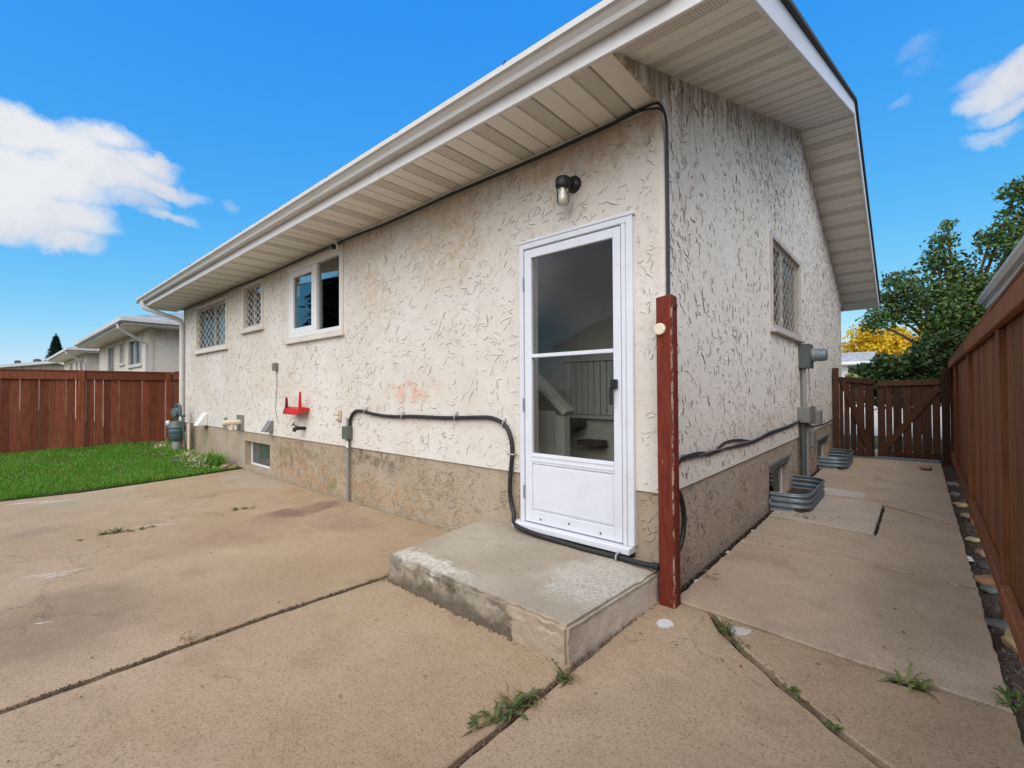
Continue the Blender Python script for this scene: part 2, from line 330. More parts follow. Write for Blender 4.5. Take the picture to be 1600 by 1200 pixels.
def step_mat():
    a = mat('step_concrete'); p = a.pos; x, y, z = a.sep(p)
    mid = a.noise(p, 5., 7., .66); fn = a.noise(p, 110., 4., .7)
    c = a.mix(a.ss(a.noise(p, 1.8, 5.), .35, .65), (.34, .285, .22), (.42, .365, .29))
    trow = a.noise(a.map(p, sc=(1.0, 7., 1)), 3., 4., .6); c = a.mix(a.m('MULTIPLY', a.ss(trow, .5, .7), .35), c, (.25, .205, .155))
    # bare aggregate near the right back corner and along the front edge
    wv = a.vm('ADD', p, a.n('ShaderNodeVectorMath', {0: a.vm('SUBTRACT', a.noise(p, 7., 6., .65, out='Color'), (.5, .5, .5)), 'Scale': .35}, operation='SCALE').outputs[0])
    f = a.m('MULTIPLY', a.ss(a.sph(wv, (-.22, -.42, .17), (.30, .42, .2)), .5, 1.1, 1., 0.), a.ss(a.noise(p, 60., 4., .7), .36, .6)); c = a.mix(f, c, (.50, .48, .43))
    f = a.m('MULTIPLY', a.ss(a.sph(wv, (-1.1, -.86, .17), (.45, .10, .1)), .4, 1.1, 1., 0.), a.ss(a.noise(p, 50., 4., .7), .34, .55)); c = a.mix(f, c, (.60, .56, .49))
    # old dirt on the front face left of the pale patch
    dirtm = a.m('MULTIPLY', a.ss(a.sep(wv)[2], .02, .13, 1., 0.), 1.)
    df = a.m('MULTIPLY', a.m('MULTIPLY', a.ss(y, -.935, -.915, 1., 0.), a.ss(a.sep(wv)[0], -.42, -.38, 1., 0.)), a.m('MAXIMUM', dirtm, a.ss(mid, .42, .6)))
    c = a.mix(a.m('MULTIPLY', df, .85), c, a.mix(a.ss(fn, .4, .7), (.07, .055, .038), (.19, .155, .11)))
    pf = a.m('MULTIPLY', a.ss(y, -.935, -.915, 1., 0.), a.ss(a.sep(wv)[0], -.42, -.38)); c = a.mix(a.m('MULTIPLY', pf, .8), c, (.46, .365, .27))
    sf = a.ss(x, -.062, -.04); sf = a.m('MULTIPLY', sf, a.ss(z, .15, .13)); c = a.mix(a.m('MULTIPLY', sf, .8), c, (.72, .64, .56))
    f = a.m('MULTIPLY', a.ss(a.sph(wv, (-.01, -.28, .07), (.1, .22, .09)), .5, 1.1, 1., 0.), a.ss(a.noise(p, 30., 4., .7), .3, .5)); c = a.mix(a.m('MULTIPLY', f, .8), c, (.62, .58, .52))
    c = a.mix(a.m('MULTIPLY', a.ss(a.noise(p, 42., 4., .7), .62, .70), .8), c, (.07, .055, .04))
    c = a.mix(a.m('MULTIPLY', a.ss(fn, .5, .8), .55), c, (.11, .09, .065))
    h = a.m('ADD', a.m('MULTIPLY', fn, .4), a.m('MULTIPLY', mid, 1.)); h = a.m('ADD', h, a.m('MULTIPLY', a.noise(p, 28., 5., .7), .8))
    return fin(a, c, .9, h, .6, .008, spec=.25)
M['step'] = step_mat()

def wood(name, c, var=.35, chips=None, grain=(26, 26, 1.6), horiz=False):
    a = mat(name); p = a.pos
    g = (1.6, 1.6, 26) if horiz else grain
    n = a.noise(a.map(p, sc=g), 2., 6., .65); b = a.noise(p, 1.7, 4., .6)
    lo = tuple(x*(1-var) for x in c); hi = tuple(x*(1+var*.9) for x in c)
    cc = a.mix(a.ss(n, .3, .7), lo, hi); cc = a.mix(a.m('MULTIPLY', a.ss(b, .45, .75), .35), cc, tuple(x*1.5 for x in c))
    r_ = rnd(a); br = a.m('ADD', .70, a.m('MULTIPLY', r_, .62))
    nd_ = a.n('ShaderNodeVectorMath', {0: cc, 'Scale': br}, operation='SCALE'); cc = nd_.outputs[0]
    if chips:
        f = a.m('MULTIPLY', a.ss(a.noise(a.map(p, sc=(30, 30, 7)), 2.1, 5., .7), .70, .74), chips[1]); cc = a.mix(f, cc, chips[0])
    return fin(a, cc, .72, a.m('ADD', n, a.m('MULTIPLY', a.noise(p, 60., 3.), .3)), .35, .003, spec=.18)
M['wood_red'] = wood('red_brown_fence_wood', (.175, .052, .026))
M['wood_brown'] = wood('brown_fence_wood', (.20, .078, .036), .3)
M['wood_dark'] = wood('dark_gate_wood', (.058, .026, .015), .3)
M['wood_post'] = wood('red_post_paint', (.20, .033, .018), .22, chips=((.55, .45, .38), .85), grain=(20, 20, 3))
def post_mat():
    a = mat('flaking_post_paint'); p = a.pos; x, y, z = a.sep(p)
    n = a.noise(a.map(p, sc=(18, 18, 3)), 2.2, 6., .65)
    c = a.mix(a.ss(n, .3, .7), (.115, .019, .011), (.185, .032, .018))
    edge = a.m('MULTIPLY', a.ss(a.m('ABSOLUTE', a.m('SUBTRACT', x, .093)), .0, .012, 1., 0.), a.ss(a.m('ABSOLUTE', a.m('SUBTRACT', y, -.129)), .0, .03, 1., 0.))
    f = a.m('MULTIPLY', edge, a.ss(a.noise(a.map(p, sc=(10, 10, 4)), 6., 5., .7), .47, .56))
    f = a.m('MAXIMUM', f, a.m('MULTIPLY', a.ss(a.noise(a.map(p, sc=(20, 20, 6)), 2.4, 5., .7), .685, .71), .8))
    c = a.mix(f, c, (.50, .36, .29))
    h = a.m('SUBTRACT', n, a.m('MULTIPLY', f, .6))
    return fin(a, c, .72, h, .5, .004, spec=.2)
M['post'] = post_mat()

M['white'] = plain('white_door_paint', (.69, .705, .76), .42, var=.05, dirt=((.50, .48, .46), .25))
M['vinyl'] = plain('white_vinyl', (.76, .76, .75), .4, var=.04)
M['trim'] = plain('cream_window_trim', (.66, .60, .52), .55, var=.1, dirt=((.38, .27, .19), .45))
M['alu'] = plain('aluminium_window_frame', (.58, .56, .52), .5, var=.1, dirt=((.33, .29, .25), .5))
M['fascia'] = plain('white_fascia_metal', (.72, .70, .69), .45, var=.05, dirt=((.56, .53, .48), .35))
M['gutter'] = plain('white_gutter_metal', (.62, .60, .57), .42, var=.06, dirt=((.44, .41, .36), .45))
def soffit(name, perf):
    a = mat(name); p = a.pos
    n = a.noise(p, 7., 5.); c = a.mix(n, (.78, .74, .665), (.82, .785, .715))
    c = a.mix(a.m('MULTIPLY', a.ss(a.noise(p, 2.4, 5., .65), .5, .75), .35), c, (.58, .52, .43))
    if perf:
        ob = a.n('ShaderNodeTexCoord').outputs['Object']; x, y, z = a.sep(ob)
        fx = a.m('SUBTRACT', a.m('FRACT', a.m('MULTIPLY', x, 84.)), .5); fy = a.m('SUBTRACT', a.m('FRACT', a.m('MULTIPLY', y, 70.)), .5)
        d = a.m('SQRT', a.m('ADD', a.m('MULTIPLY', fx, fx), a.m('MULTIPLY', fy, fy)))
        c = a.mix(a.ss(d, .22, .33, .9, 0.), c, (.10, .085, .06))
        c = a.mix(.22, c, (.42, .36, .28))
    return fin(a, c, .5, n, .05, .003)
M['soffit'] = soffit('soffit_metal', False); M['soffit_perf'] = soffit('perforated_soffit_metal', True)
M['black'] = plain('black_plastic', (.012, .012, .013), .45, var=.3)
M['rubber'] = plain('black_hose_rubber', (.018, .016, .014), .5, var=.4)
M['cable'] = plain('black_cable', (.022, .022, .024), .5, var=.3)
M['cable_grey'] = plain('grey_cable', (.16, .165, .17), .5, var=.2)
M['red_metal'] = plain('red_enamel', (.52, .018, .012), .35, var=.15)
M['dark_red'] = plain('dark_red_enamel', (.16, .012, .012), .4, var=.15)
M['boxgrey'] = plain('grey_meter_paint', (.075, .086, .09), .5, var=.12, dirt=((.09, .085, .08), .5))
M['boxlight'] = plain('light_grey_box_paint', (.19, .195, .18), .5, var=.12, dirt=((.16, .15, .12), .5))
M['gasgreen'] = plain('grey_green_gas_meter', (.07, .115, .115), .5, var=.2, dirt=((.15, .16, .14), .4))
M['conduit'] = plain('grey_conduit', (.25, .26, .24), .5, var=.15, dirt=((.15, .13, .1), .5))
M['galv'] = plain('galvanised_steel', (.20, .245, .27), .42, metal=.45, var=.3, scale=9.)
M['cream'] = plain('cream_plastic', (.72, .62, .46), .45, var=.05)
M['beige'] = plain('beige_plastic', (.50, .46, .36), .5, var=.1)
M['wplastic'] = plain('white_plastic', (.75, .74, .71), .45, var=.05, dirt=((.55, .52, .46), .3))
M['dark'] = plain('painted_dark', (.012, .011, .010), .9, var=.3)
M['brass'] = plain('blackened_brass', (.028, .02, .014), .5, metal=.3, var=.3)
M['old_trim'] = plain('old_dirty_window_trim', (.50, .455, .42), .6, var=.12, dirt=((.20, .135, .095), .75))
M['lattice'] = plain('rusty_lattice_metal', (.43, .37, .32), .55, var=.15, dirt=((.22, .13, .085), .7))
M['lattice_cream'] = plain('cream_lattice_metal', (.52, .47, .40), .55, var=.12, dirt=((.34, .26, .19), .5))
M['boxbrown'] = plain('brown_box_paint', (.20, .165, .12), .55, var=.15)
M['boxgreen'] = plain('green_grey_box_paint', (.10, .118, .098), .5, var=.15, dirt=((.07, .065, .05), .5))
M['crumbs'] = plain('brown_soil_crumbs', (.13, .088, .055), .95, var=.4, scale=60)
M['steel'] = plain('steel_clip', (.45, .46, .46), .35, metal=.7, var=.1)
M['interior'] = stucco('interior_plaster', (.50, .49, .45), (.55, .54, .50), (.16, .15, .13), 20, 'y', (1, 1, 1.5), .5, .4, pits=.1, strength=.5)
M['int_white'] = plain('interior_white_paint', (.50, .50, .48), .5, var=.05)
M['int_brown'] = plain('brown_interior_board', (.08, .055, .04), .6, var=.2)
M['curtain'] = plain('white_curtain', (.66, .64, .60), .8, var=.05)
M['blind'] = plain('pale_blind', (.42, .44, .43), .7, var=.1)
M['shingle_edge'] = plain('dark_shingle', (.055, .052, .05), .9, var=.3, scale=40)
M['trash'] = plain('white_paper', (.75, .76, .78), .7, var=.03)

def glass(name, tint=(.9, .95, .94), fac=1.):
    a = mat(name); t = a.mat.node_tree
    tr = a.n('ShaderNodeBsdfTransparent', {'Color': tint}); gl = a.n('ShaderNodeBsdfGlossy', {'Color': (1, 1, 1), 'Roughness': .015})
    fr = a.n('ShaderNodeFresnel', {'IOR': 1.5}); mx = a.n('ShaderNodeMixShader', {0: a.m('MULTIPLY', fr.outputs[0], fac, clamp=True), 1: tr, 2: gl})
    out = [n for n in t.nodes if n.type == 'OUTPUT_MATERIAL'][0]; t.nodes.remove(a.b); t.links.new(mx.outputs[0], out.inputs['Surface'])
    return a.mat
M['glass'] = glass('window_glass', (.74, .77, .76), .4)
M['door_glass'] = glass('door_glass', (.90, .91, .89), .3)
M['jar'] = glass('ribbed_lamp_glass', (.93, .91, .85), 2.2)
M['bulb'] = plain('frosted_bulb', (.8, .76, .66), .3, var=.03)

def shingle(name, c):
    a = mat(name); p = a.pos
    n = a.vor(a.map(p, sc=(5, 3, 5)), 2., out='Color'); g = a.noise(p, 90., 3., .7)
    cc = a.mix(a.n('ShaderNodeSeparateColor', {0: n}).outputs[0], tuple(x*.72 for x in c), tuple(x*1.25 for x in c)); cc = a.mix(a.m('MULTIPLY', g, .35), cc, tuple(x*.5 for x in c))
    return fin(a, cc, .92, g, .4, .004, spec=.2)
M['shingle'] = shingle('grey_shingles', (.30, .31, .33)); M['shingle_pale'] = shingle('pale_shingles', (.42, .44, .46))

def soil(name, c1, c2):
    a = mat(name); p = a.pos
    n = a.noise(p, 18., 8., .7); v_ = a.vor(p, 42.); c = a.mix(a.ss(n, .3, .7), c1, c2)
    c = a.mix(a.ss(v_, .1, .25, .5, 0.), c, tuple(min(1, x*2.2) for x in c2))
    return fin(a, c, .95, a.m('ADD', n, a.m('MULTIPLY', v_, .6)), .8, .02, spec=.15)
M['bedding'] = soil('bedding_soil', (.020, .014, .010), (.045, .032, .022))
M['soil'] = soil('dark_soil', (.045, .031, .022), (.10, .073, .052))
M['ground'] = soil('yard_ground', (.07, .075, .035), (.13, .115, .06))
M['lawn_soil'] = soil('lawn_soil', (.028, .045, .012), (.05, .07, .02))

def leafmat(name, cols, trans=.35, rough=.5, scale=1.2):
    a = mat(name); ri = a.n('ShaderNodeNewGeometry').outputs['Random Per Island']
    n = a.noise(a.pos, scale, 3.)
    c = a.mix(a.ss(ri, .0, .55), cols[0], cols[1]); c = a.mix(a.ss(a.m('ADD', ri, a.m('MULTIPLY', n, .5)), .85, 1.2), c, cols[2])
    t = a.mat.node_tree
    a.set(a.b.inputs['Base Color'], c); a.b.inputs['Roughness'].default_value = rough; a.b.inputs['Specular IOR Level'].default_value = .4
    tl = a.n('ShaderNodeBsdfTranslucent', {'Color': c}); mx = a.n('ShaderNodeMixShader', {0: trans, 1: a.b.outputs[0], 2: tl})
    out = [n_ for n_ in t.nodes if n_.type == 'OUTPUT_MATERIAL'][0]; t.links.new(mx.outputs[0], out.inputs['Surface'])
    return a.mat
M['grass'] = leafmat('grass_blades', ((.065, .22, .012), (.105, .30, .020), (.26, .32, .07)), .3, .55)
M['apple_leaf'] = leafmat('apple_tree_leaves', ((.042, .095, .026), (.085, .165, .040), (.19, .26, .06)), .35)
M['hedge_leaf'] = leafmat('climber_leaves', ((.030, .070, .024), (.060, .120, .036), (.14, .18, .06)), .3)
M['yellow_leaf'] = leafmat('yellow_autumn_leaves', ((.66, .46, .02), (.76, .58, .03), (.64, .32, .02)), .4, scale=.35)
M['spruce_leaf'] = leafmat('spruce_needles', ((.012, .035, .018), (.022, .055, .028), (.04, .08, .04)), .1)
M['weed_leaf'] = leafmat('weed_leaves', ((.085, .115, .035), (.13, .16, .05), (.24, .21, .09)), .3, scale=8.)
M['dandelion'] = leafmat('fresh_weed_leaves', ((.10, .18, .035), (.16, .25, .05), (.24, .29, .09)), .35, scale=8.)
M['pale_leaf'] = leafmat('pale_variegated_leaves', ((.20, .27, .09), (.36, .40, .18), (.50, .50, .30)), .3, scale=8.)
M['dry_leaf'] = leafmat('dry_leaves', ((.20, .12, .05), (.28, .17, .07), (.14, .08, .04)), .2, scale=8.)
M['bark'] = plain('bark', (.10, .078, .06), .9, var=.5, scale=20)
M['apple'] = plain('red_apples', (.15, .028, .02), .35, var=.4)
for k, c in dict(stone_orange=(.36, .20, .11), stone_tan=(.38, .29, .18), stone_grey=(.19, .18, .165), stone_dark=(.085, .085, .08), stone_pink=(.33, .22, .17), stone_yellow=(.45, .33, .17), stone_green=(.10, .115, .09)).items():
    M[k] = plain(k, c, .8, var=.3, scale=22, dirt=(tuple(x*.55 for x in c), .5))
M['mark_white'] = plain('white_paint_marks', (.60, .59, .57), .8, var=.25, scale=70, dirt=((.36, .30, .23), .8))
M['chalk'] = plain('chalk_marks', (.50, .43, .38), .9, var=.2, scale=60)

# ================================================================== SETTING: ground, slabs, lawn
g = MB(); S_ = 600
g.quad((-S_, -S_, -.045), (S_, -S_, -.045), (S_, S_, -.045), (-S_, S_, -.045)); tag(g.build('ground', M['ground'], recalc=False), kind='structure')

def jag(poly, step=.05, amp=.003, seed=1):
    r_ = random.Random(seed); out = []
    for i, a in enumerate(poly):
        b = poly[(i+1) % len(poly)]; L = math.dist(a, b); k = max(1, min(60, int(L/step)))
        nx, ny = -(b[1]-a[1])/L, (b[0]-a[0])/L
        for j in range(k):
            t = j/k; o_ = 0 if j == 0 else r_.uniform(-amp, amp)
            out.append((a[0]+(b[0]-a[0])*t+nx*o_, a[1]+(b[1]-a[1])*t+ny*o_))
    return out
def shrink_prism(mb, poly, z0, z1, ch):
    """prism with a small worn chamfer round its top edge"""
    n = len(poly)
    area = sum(poly[i][0]*poly[(i+1) % n][1]-poly[(i+1) % n][0]*poly[i][1] for i in range(n))
    if area < 0: poly = poly[::-1]
    ins = []
    def shift(d_):
        out = []
        for i in range(n):
            a, c = poly[i-1], poly[(i+1) % n]; d = (c[0]-a[0], c[1]-a[1]); L = math.hypot(*d) or 1
            out.append((poly[i][0]-d[1]/L*d_, poly[i][1]+d[0]/L*d_))
        return out
    poly = shift(.0075)
    for i in range(n):
        a, b, c = poly[i-1], poly[i], poly[(i+1) % n]
        d = (c[0]-a[0], c[1]-a[1]); L = math.hypot(*d) or 1
        ins.append((b[0]-d[1]/L*ch, b[1]+d[0]/L*ch))
    vs_ = [(*p, z0) for p in poly]+[(*p, z1-ch*.8) for p in poly]+[(*p, z1) for p in ins]
    fs = [tuple(2*n+i for i in range(n))]+[(i, (i+1) % n, n+(i+1) % n, n+i) for i in range(n)]+[(n+i, n+(i+1) % n, 2*n+(i+1) % n, 2*n+i) for i in range(n)]
    mb.add(vs_, fs)
patio = thing('patio', None, None, (-2, -2, 0)); tag(patio, kind='structure')
lawn_edge = [(-6.50, -5.2), (-6.50, -2.6), (-6.40, -1.9), (-6.53, -1.09), (-6.66, -.42), (-6.74, -.02)]
slabs = [
    ('concrete', lawn_edge + [(-1.53, -.02), (-1.50, -.94), (-1.535, -1.6), (-1.525, -2.2), (-1.52, -5.2)], 0.002),
    ('concrete', [(-1.507, -5.2), (-1.505, -2.2), (-1.515, -1.6), (-1.48, -.94), (-1.48, -.03), (-.042, -.03), (-.042, -1.), (-.034, -5.2)], -.003),
    ('concrete', [(-.022, -5.2), (-.030, -1.), (-.030, -.02), (.09, -.036), (.25, -.047), (.275, -.085), (.352, -.205), (.41, -.25), (.50, -.345), (.575, -.40), (.66, -.485), (.77, -.56), (.85, -.63), (1.0, -.73), (1.13, -.87), (1.36, -1.02), (1.36, -5.2)], -.002),
    ('concrete', [(.268, -.048), (.55, -.075), (.79, -.096), (.99, -.118), (1.01, -.165), (1.10, -.160), (1.12, -.125), (1.358, -.118), (1.36, -1.005), (1.14, -.855), (1.01, -.715), (.86, -.615), (.78, -.548), (.668, -.47), (.585, -.388), (.51, -.332), (.42, -.238), (.364, -.195), (.288, -.08)], .003),
    ('concrete_side', [(.04, -.025), (.25, -.032), (.79, -.08), (1.355, -.102), (1.362, .55), (1.368, 1.255), (.92, 1.355), (.36, 1.37), (.04, 1.392)], .001),
    ('concrete_side', [(.04, 1.408), (.36, 1.386), (.92, 1.371), (1.368, 1.271), (1.375, 2.895), (.852, 3.44), (.84, 2.17), (.04, 2.25)], -.003),
    ('concrete_patch', [(.04, 2.256), (.834, 2.176), (.845, 3.46), (.40, 3.50), (.04, 3.53)], .0045),
    ('concrete_side', [(.04, 3.545), (.40, 3.515), (.85, 3.478), (1.376, 2.915), (1.387, 4.48), (.04, 5.80)], .0),
    ('concrete_side', [(.04, 5.82), (1.388, 4.50), (1.415, 7.26), (1.42, 8.9), (.04, 8.9)], -.002),
]
for i, (mk, poly, dz) in enumerate(slabs):
    mb = MB(); shrink_prism(mb, jag(poly, amp=.0045, seed=i), -.06, dz, .007)
    mb.build('concrete_slab', M[mk], patio, recalc=True)
bs = MB(); bs.quad((-6.45, -5.1, -.034), (1.34, -5.1, -.034), (1.34, 8.8, -.034), (-6.45, 8.8, -.034)); tag(bs.build('bedding_soil', M['bedding'], recalc=False), kind='structure')
# the strip of new concrete and the white marks on the slabs, each a thin skin of its own thickness
def skin(name, outline, z, m_, seed, jit=.006, th=.003):
    r_ = random.Random(seed); p = jag(outline, .012, jit, seed)
    mb = MB(); mb.prism(p, z-.004, z+th); return mb.build(name, M[m_], patio)
skin('pale_strip', [(.21, 4.06), (.28, 3.66), (.66, 3.68), (.675, 3.98)], .0, 'concrete_pale', 3, .004)
skin('paint_splash', [(.075, -.31), (.095, -.27), (.135, -.275), (.155, -.30), (.15, -.345), (.11, -.365), (.085, -.345)], -.002, 'mark_white', 5, .007)
skin('paint_splash', [(.385, -.15), (.43, -.105), (.475, -.115), (.468, -.165), (.44, -.20), (.405, -.21)], .003, 'mark_white', 6, .008)
for k, (a, b, wd) in enumerate([((-3.22, -2.43), (-3.14, -2.10), .010), ((-3.16, -2.38), (-3.10, -2.20), .014), ((-3.27, -2.46), (-3.22, -2.30), .007), ((-4.11, -1.73), (-3.98, -1.48), .013), ((-6.22, -2.5), (-6.08, -2.06), .03), ((-6.02, -2.3), (-5.98, -1.9), .03), ((-2.35, -2.44), (-2.31, -2.37), .006)]):
    d = Vector((b[0]-a[0], b[1]-a[1])); n_ = Vector((-d.y, d.x)).normalized()*wd; A = Vector(a); B = Vector(b)
    pl = [A, A+d*.3+n_, A+d*.6+n_*.6, B, A+d*.7-n_*.7, A+d*.25-n_*.8]
    skin('chalk_mark', [tuple(q) for q in pl], .002, 'chalk', 20+k, .004, .0015)

for k, (x, y, s) in enumerate([(.05, .32, .016), (.05, .98, .022), (.065, 1.30, .018), (.05, 1.66, .015)]):
    skin('paint_fleck', [(x-s*.5, y-s), (x+s*.6, y-s*.6), (x+s*.4, y+s*1.2), (x-s*.4, y+s)], .001, 'mark_white', 60+k, .006, .0015)
# strip of soil beside the path, lawn
mb = MB(); n_ = 60
for i in range(n_):
    pass
ys = np.linspace(-5.2, 8.9, 120); xs = np.linspace(1.33, 1.80, 8); r_ = np.random.RandomState(3)
zz = -.028+r_.uniform(-.012, .012, (len(ys), len(xs))); zz[:, 0] = -.04
mb.v = [(x+r_.uniform(-.01, .01), y, z) for y, row in zip(ys, zz) for x, z in zip(xs, row)]
nx = len(xs); mb.f = [(j*nx+i, j*nx+i+1, (j+1)*nx+i+1, (j+1)*nx+i) for j in range(len(ys)-1) for i in range(nx-1)]; mb.m = [0]*len(mb.f)
tag(mb.build('soil_strip', M['soil'], recalc=False, smooth=True), kind='structure')
def lawn_z(x): return .015+.022*max(0., -6.5-x)
mb = MB(); e2 = [(x-.012, y) for x, y in lawn_edge]
poly_l = [(x, y, lawn_z(x)) for x, y in e2]; lo = [(x, y, -.06) for x, y in e2]; far = [(-11.6, y, lawn_z(-11.6)) for x, y in e2]
k = len(e2); mb.v = poly_l+lo+far; mb.f = [(i, i+1, k+i+1, k+i) for i in range(k-1)]+[(i+1, i, 2*k+i, 2*k+i+1) for i in range(k-1)]; mb.m = [0]*len(mb.f)
tag(mb.build('lawn', M['lawn_soil']), kind='structure')

def edge_x(y):
    for (x0, y0), (x1, y1) in zip(lawn_edge, lawn_edge[1:]):
        if y0 <= y <= y1: return x0+(x1-x0)*(y-y0)/(y1-y0)
    return -6.6
def blades(name, pts, hts, wid, m_, lean=.5, seed=1):
    r_ = np.random.RandomState(seed); n = len(pts); p = np.array(pts); h = np.array(hts)
    a = r_.uniform(0, 2*np.pi, n); d = np.stack([np.cos(a), np.sin(a)], 1); ld = r_.uniform(0, 2*np.pi, n); l = np.stack([np.cos(ld), np.sin(ld)], 1)*(h*r_.uniform(.1, lean, n))[:, None]
    wv = d*(wid*r_.uniform(.6, 1.3, n))[:, None]
    V = np.zeros((n, 5, 3)); V[:, 0, :2] = p[:, :2]-wv; V[:, 1, :2] = p[:, :2]+wv; V[:, 2, :2] = p[:, :2]+wv*.8+l*.35; V[:, 3, :2] = p[:, :2]-wv*.8+l*.35; V[:, 4, :2] = p[:, :2]+l
    V[:, :2, 2] = p[:, 2:3]; V[:, 2, 2] = V[:, 3, 2] = p[:, 2]+h*.6; V[:, 4, 2] = p[:, 2]+h
    b = np.arange(n)*5
    F = [(i, i+1, i+2, i+3) for i in b]+[(i+3, i+2, i+4) for i in b]
    mb = MB(); mb.v = V.reshape(-1, 3).tolist(); mb.f = F; mb.m = [0]*len(F)
    return mb.build(name, m_, recalc=False)
r_ = np.random.RandomState(5); pts = []; hts = []
while len(pts) < 62000:
    y = r_.uniform(-3.9, -.02); x = -6.5-(r_.uniform(0, 1)**1.25)*4.55
    if x > edge_x(y)-.005: continue
    if x > -7.9 and y > -.42 and r_.rand() < .75: continue
    if y > -.3 and r_.rand() < .5: continue
    pts.append((x, y, lawn_z(x)-.004)); hts.append(r_.uniform(.03, .075)*(1.25 if x < -10.7 else 1)*(.8+.4*math.sin(x*3.1+y*2.3)*math.sin(y*4.1-x)))
tag(blades('lawn_grass', pts, hts, .0045, M['grass']), 'short bright green grass of the lawn in front of the left fence', 'grass', kind='stuff')

# ================================================================== HOUSE
HX0, HD = -10.07, 8.85; RIDGE = 4.45; SL = .348
def zs(y): return 4.62-SL*abs(y-RIDGE)
house = thing('house', 'cream stucco bungalow with white storm door and deep white eaves', 'house', (-5, 4.4, 0))
def sheet_holes(mb, us, vs_, holes, P, depth, mi=0):
    """grid sheet with rectangular openings and reveals; P(u,v,d) -> point"""
    U = sorted(set(us+[h[0] for h in holes]+[h[1] for h in holes])); V = sorted(set(vs_+[h[2] for h in holes]+[h[3] for h in holes]))
    for a, b in zip(U, U[1:]):
        for c, d in zip(V, V[1:]):
            m_u, m_v = (a+b)/2, (c+d)/2
            if any(h[0] < m_u < h[1] and h[2] < m_v < h[3] for h in holes): continue
            mb.quad(P(a, c, 0), P(b, c, 0), P(b, d, 0), P(a, d, 0), mi)
    for (a, b, c, d) in holes:
        mb.quad(P(a, c, 0), P(a, d, 0), P(a, d, depth), P(a, c, depth), mi); mb.quad(P(b, d, 0), P(b, c, 0), P(b, c, depth), P(b, d, depth), mi)
        mb.quad(P(a, d, 0), P(b, d, 0), P(b, d, depth), P(a, d, depth), mi); mb.quad(P(b, c, 0), P(a, c, 0), P(a, c, depth), P(b, c, depth), mi)
LEDGE = .585
W1 = (-9.16, -7.50, 1.95, 2.75); W2 = (-6.71, -5.99, 2.14, 2.79); W3 = (-5.10, -3.72, 1.86, 2.80); DOOR = (-1.05, -.235, .245, 2.225)
BW = (-6.72, -5.76, .06, .44); SW = (2.70, 4.23, 1.83, 2.77); SB1 = (2.58, 3.57, -.04, .42); SB2 = (5.69, 6.84, -.04, .41)
PR = lambda u, v, d: (u, d, v)              # rear wall, plane y = 0
PS = lambda u, v, d: (-d, u, v)             # side wall, plane x = 0
mb = MB(); sheet_holes(mb, [HX0, -.02], [LEDGE, 2.90], [W1, W2, W3, (DOOR[0], DOOR[1], LEDGE, DOOR[3])], PR, .14)
mb.quad((HX0, 0, LEDGE), (-.02, 0, LEDGE), (-.02, .02, LEDGE), (HX0, .02, LEDGE))
mb.build('wall', M['stucco_rear'], house, recalc=False)
mb = MB(); sheet_holes(mb, [.02, HD], [LEDGE, 2.87], [SW], PS, .14)
mb.add([(0, -.57, zs(-.57)), (0, -.57, 2.87), (0, .02, 2.87), (0, HD, 2.87), (0, HD+.6, 2.87), (0, HD+.6, zs(HD+.6)), (0, RIDGE, 4.62)], [(0, 1, 2, 3, 4, 5, 6)])
mb.quad((0, -.57, 2.87), (0, .02, 2.87), (-.02, .02, 2.87), (-.02, -.57, 2.87)); mb.quad((0, .02, LEDGE), (0, HD, LEDGE), (-.02, HD, LEDGE), (-.02, .02, LEDGE))
mb.build('wall', M['stucco_side'], house, recalc=False)
mb = MB()                                                   # rounded corner
arc = [(-.02+.02*math.sin(t), .02-.02*math.cos(t)) for t in np.linspace(0, math.pi/2, 7)]
for (a, b) in zip(arc, arc[1:]): mb.quad((*a, LEDGE), (*b, LEDGE), (*b, 2.87), (*a, 2.87))
mb.build('corner_bead', M['stucco_rear'], house, smooth=True, recalc=False)
mb = MB(); mb.quad((HX0, HD, -.1), (HX0, 0, -.1), (HX0, 0, 2.9), (HX0, HD, 2.9)); mb.add([(HX0, 0, 2.9), (HX0, HD, 2.9), (HX0, RIDGE, 4.6)], [(0, 1, 2)]); mb.quad((HX0, HD, -.1), (0, HD, -.1), (0, HD, 2.9), (HX0, HD, 2.9))
mb.build('wall', M['stucco_rear'], house, recalc=False)
mb = MB(); FO = .016
sheet_holes(mb, [HX0, -.016], [-.12, LEDGE], [BW, (DOOR[0], DOOR[1], DOOR[2], LEDGE)], lambda u, v, d: (u, FO+d, v), .12)
mb.build('foundation', M['found_rear'], house, recalc=False)
mb = MB(); sheet_holes(mb, [FO, HD], [-.12, LEDGE], [SB1, SB2], lambda u, v, d: (-FO-d, u, v), .12)
mb.build('foundation', M['found_side'], house, recalc=False)
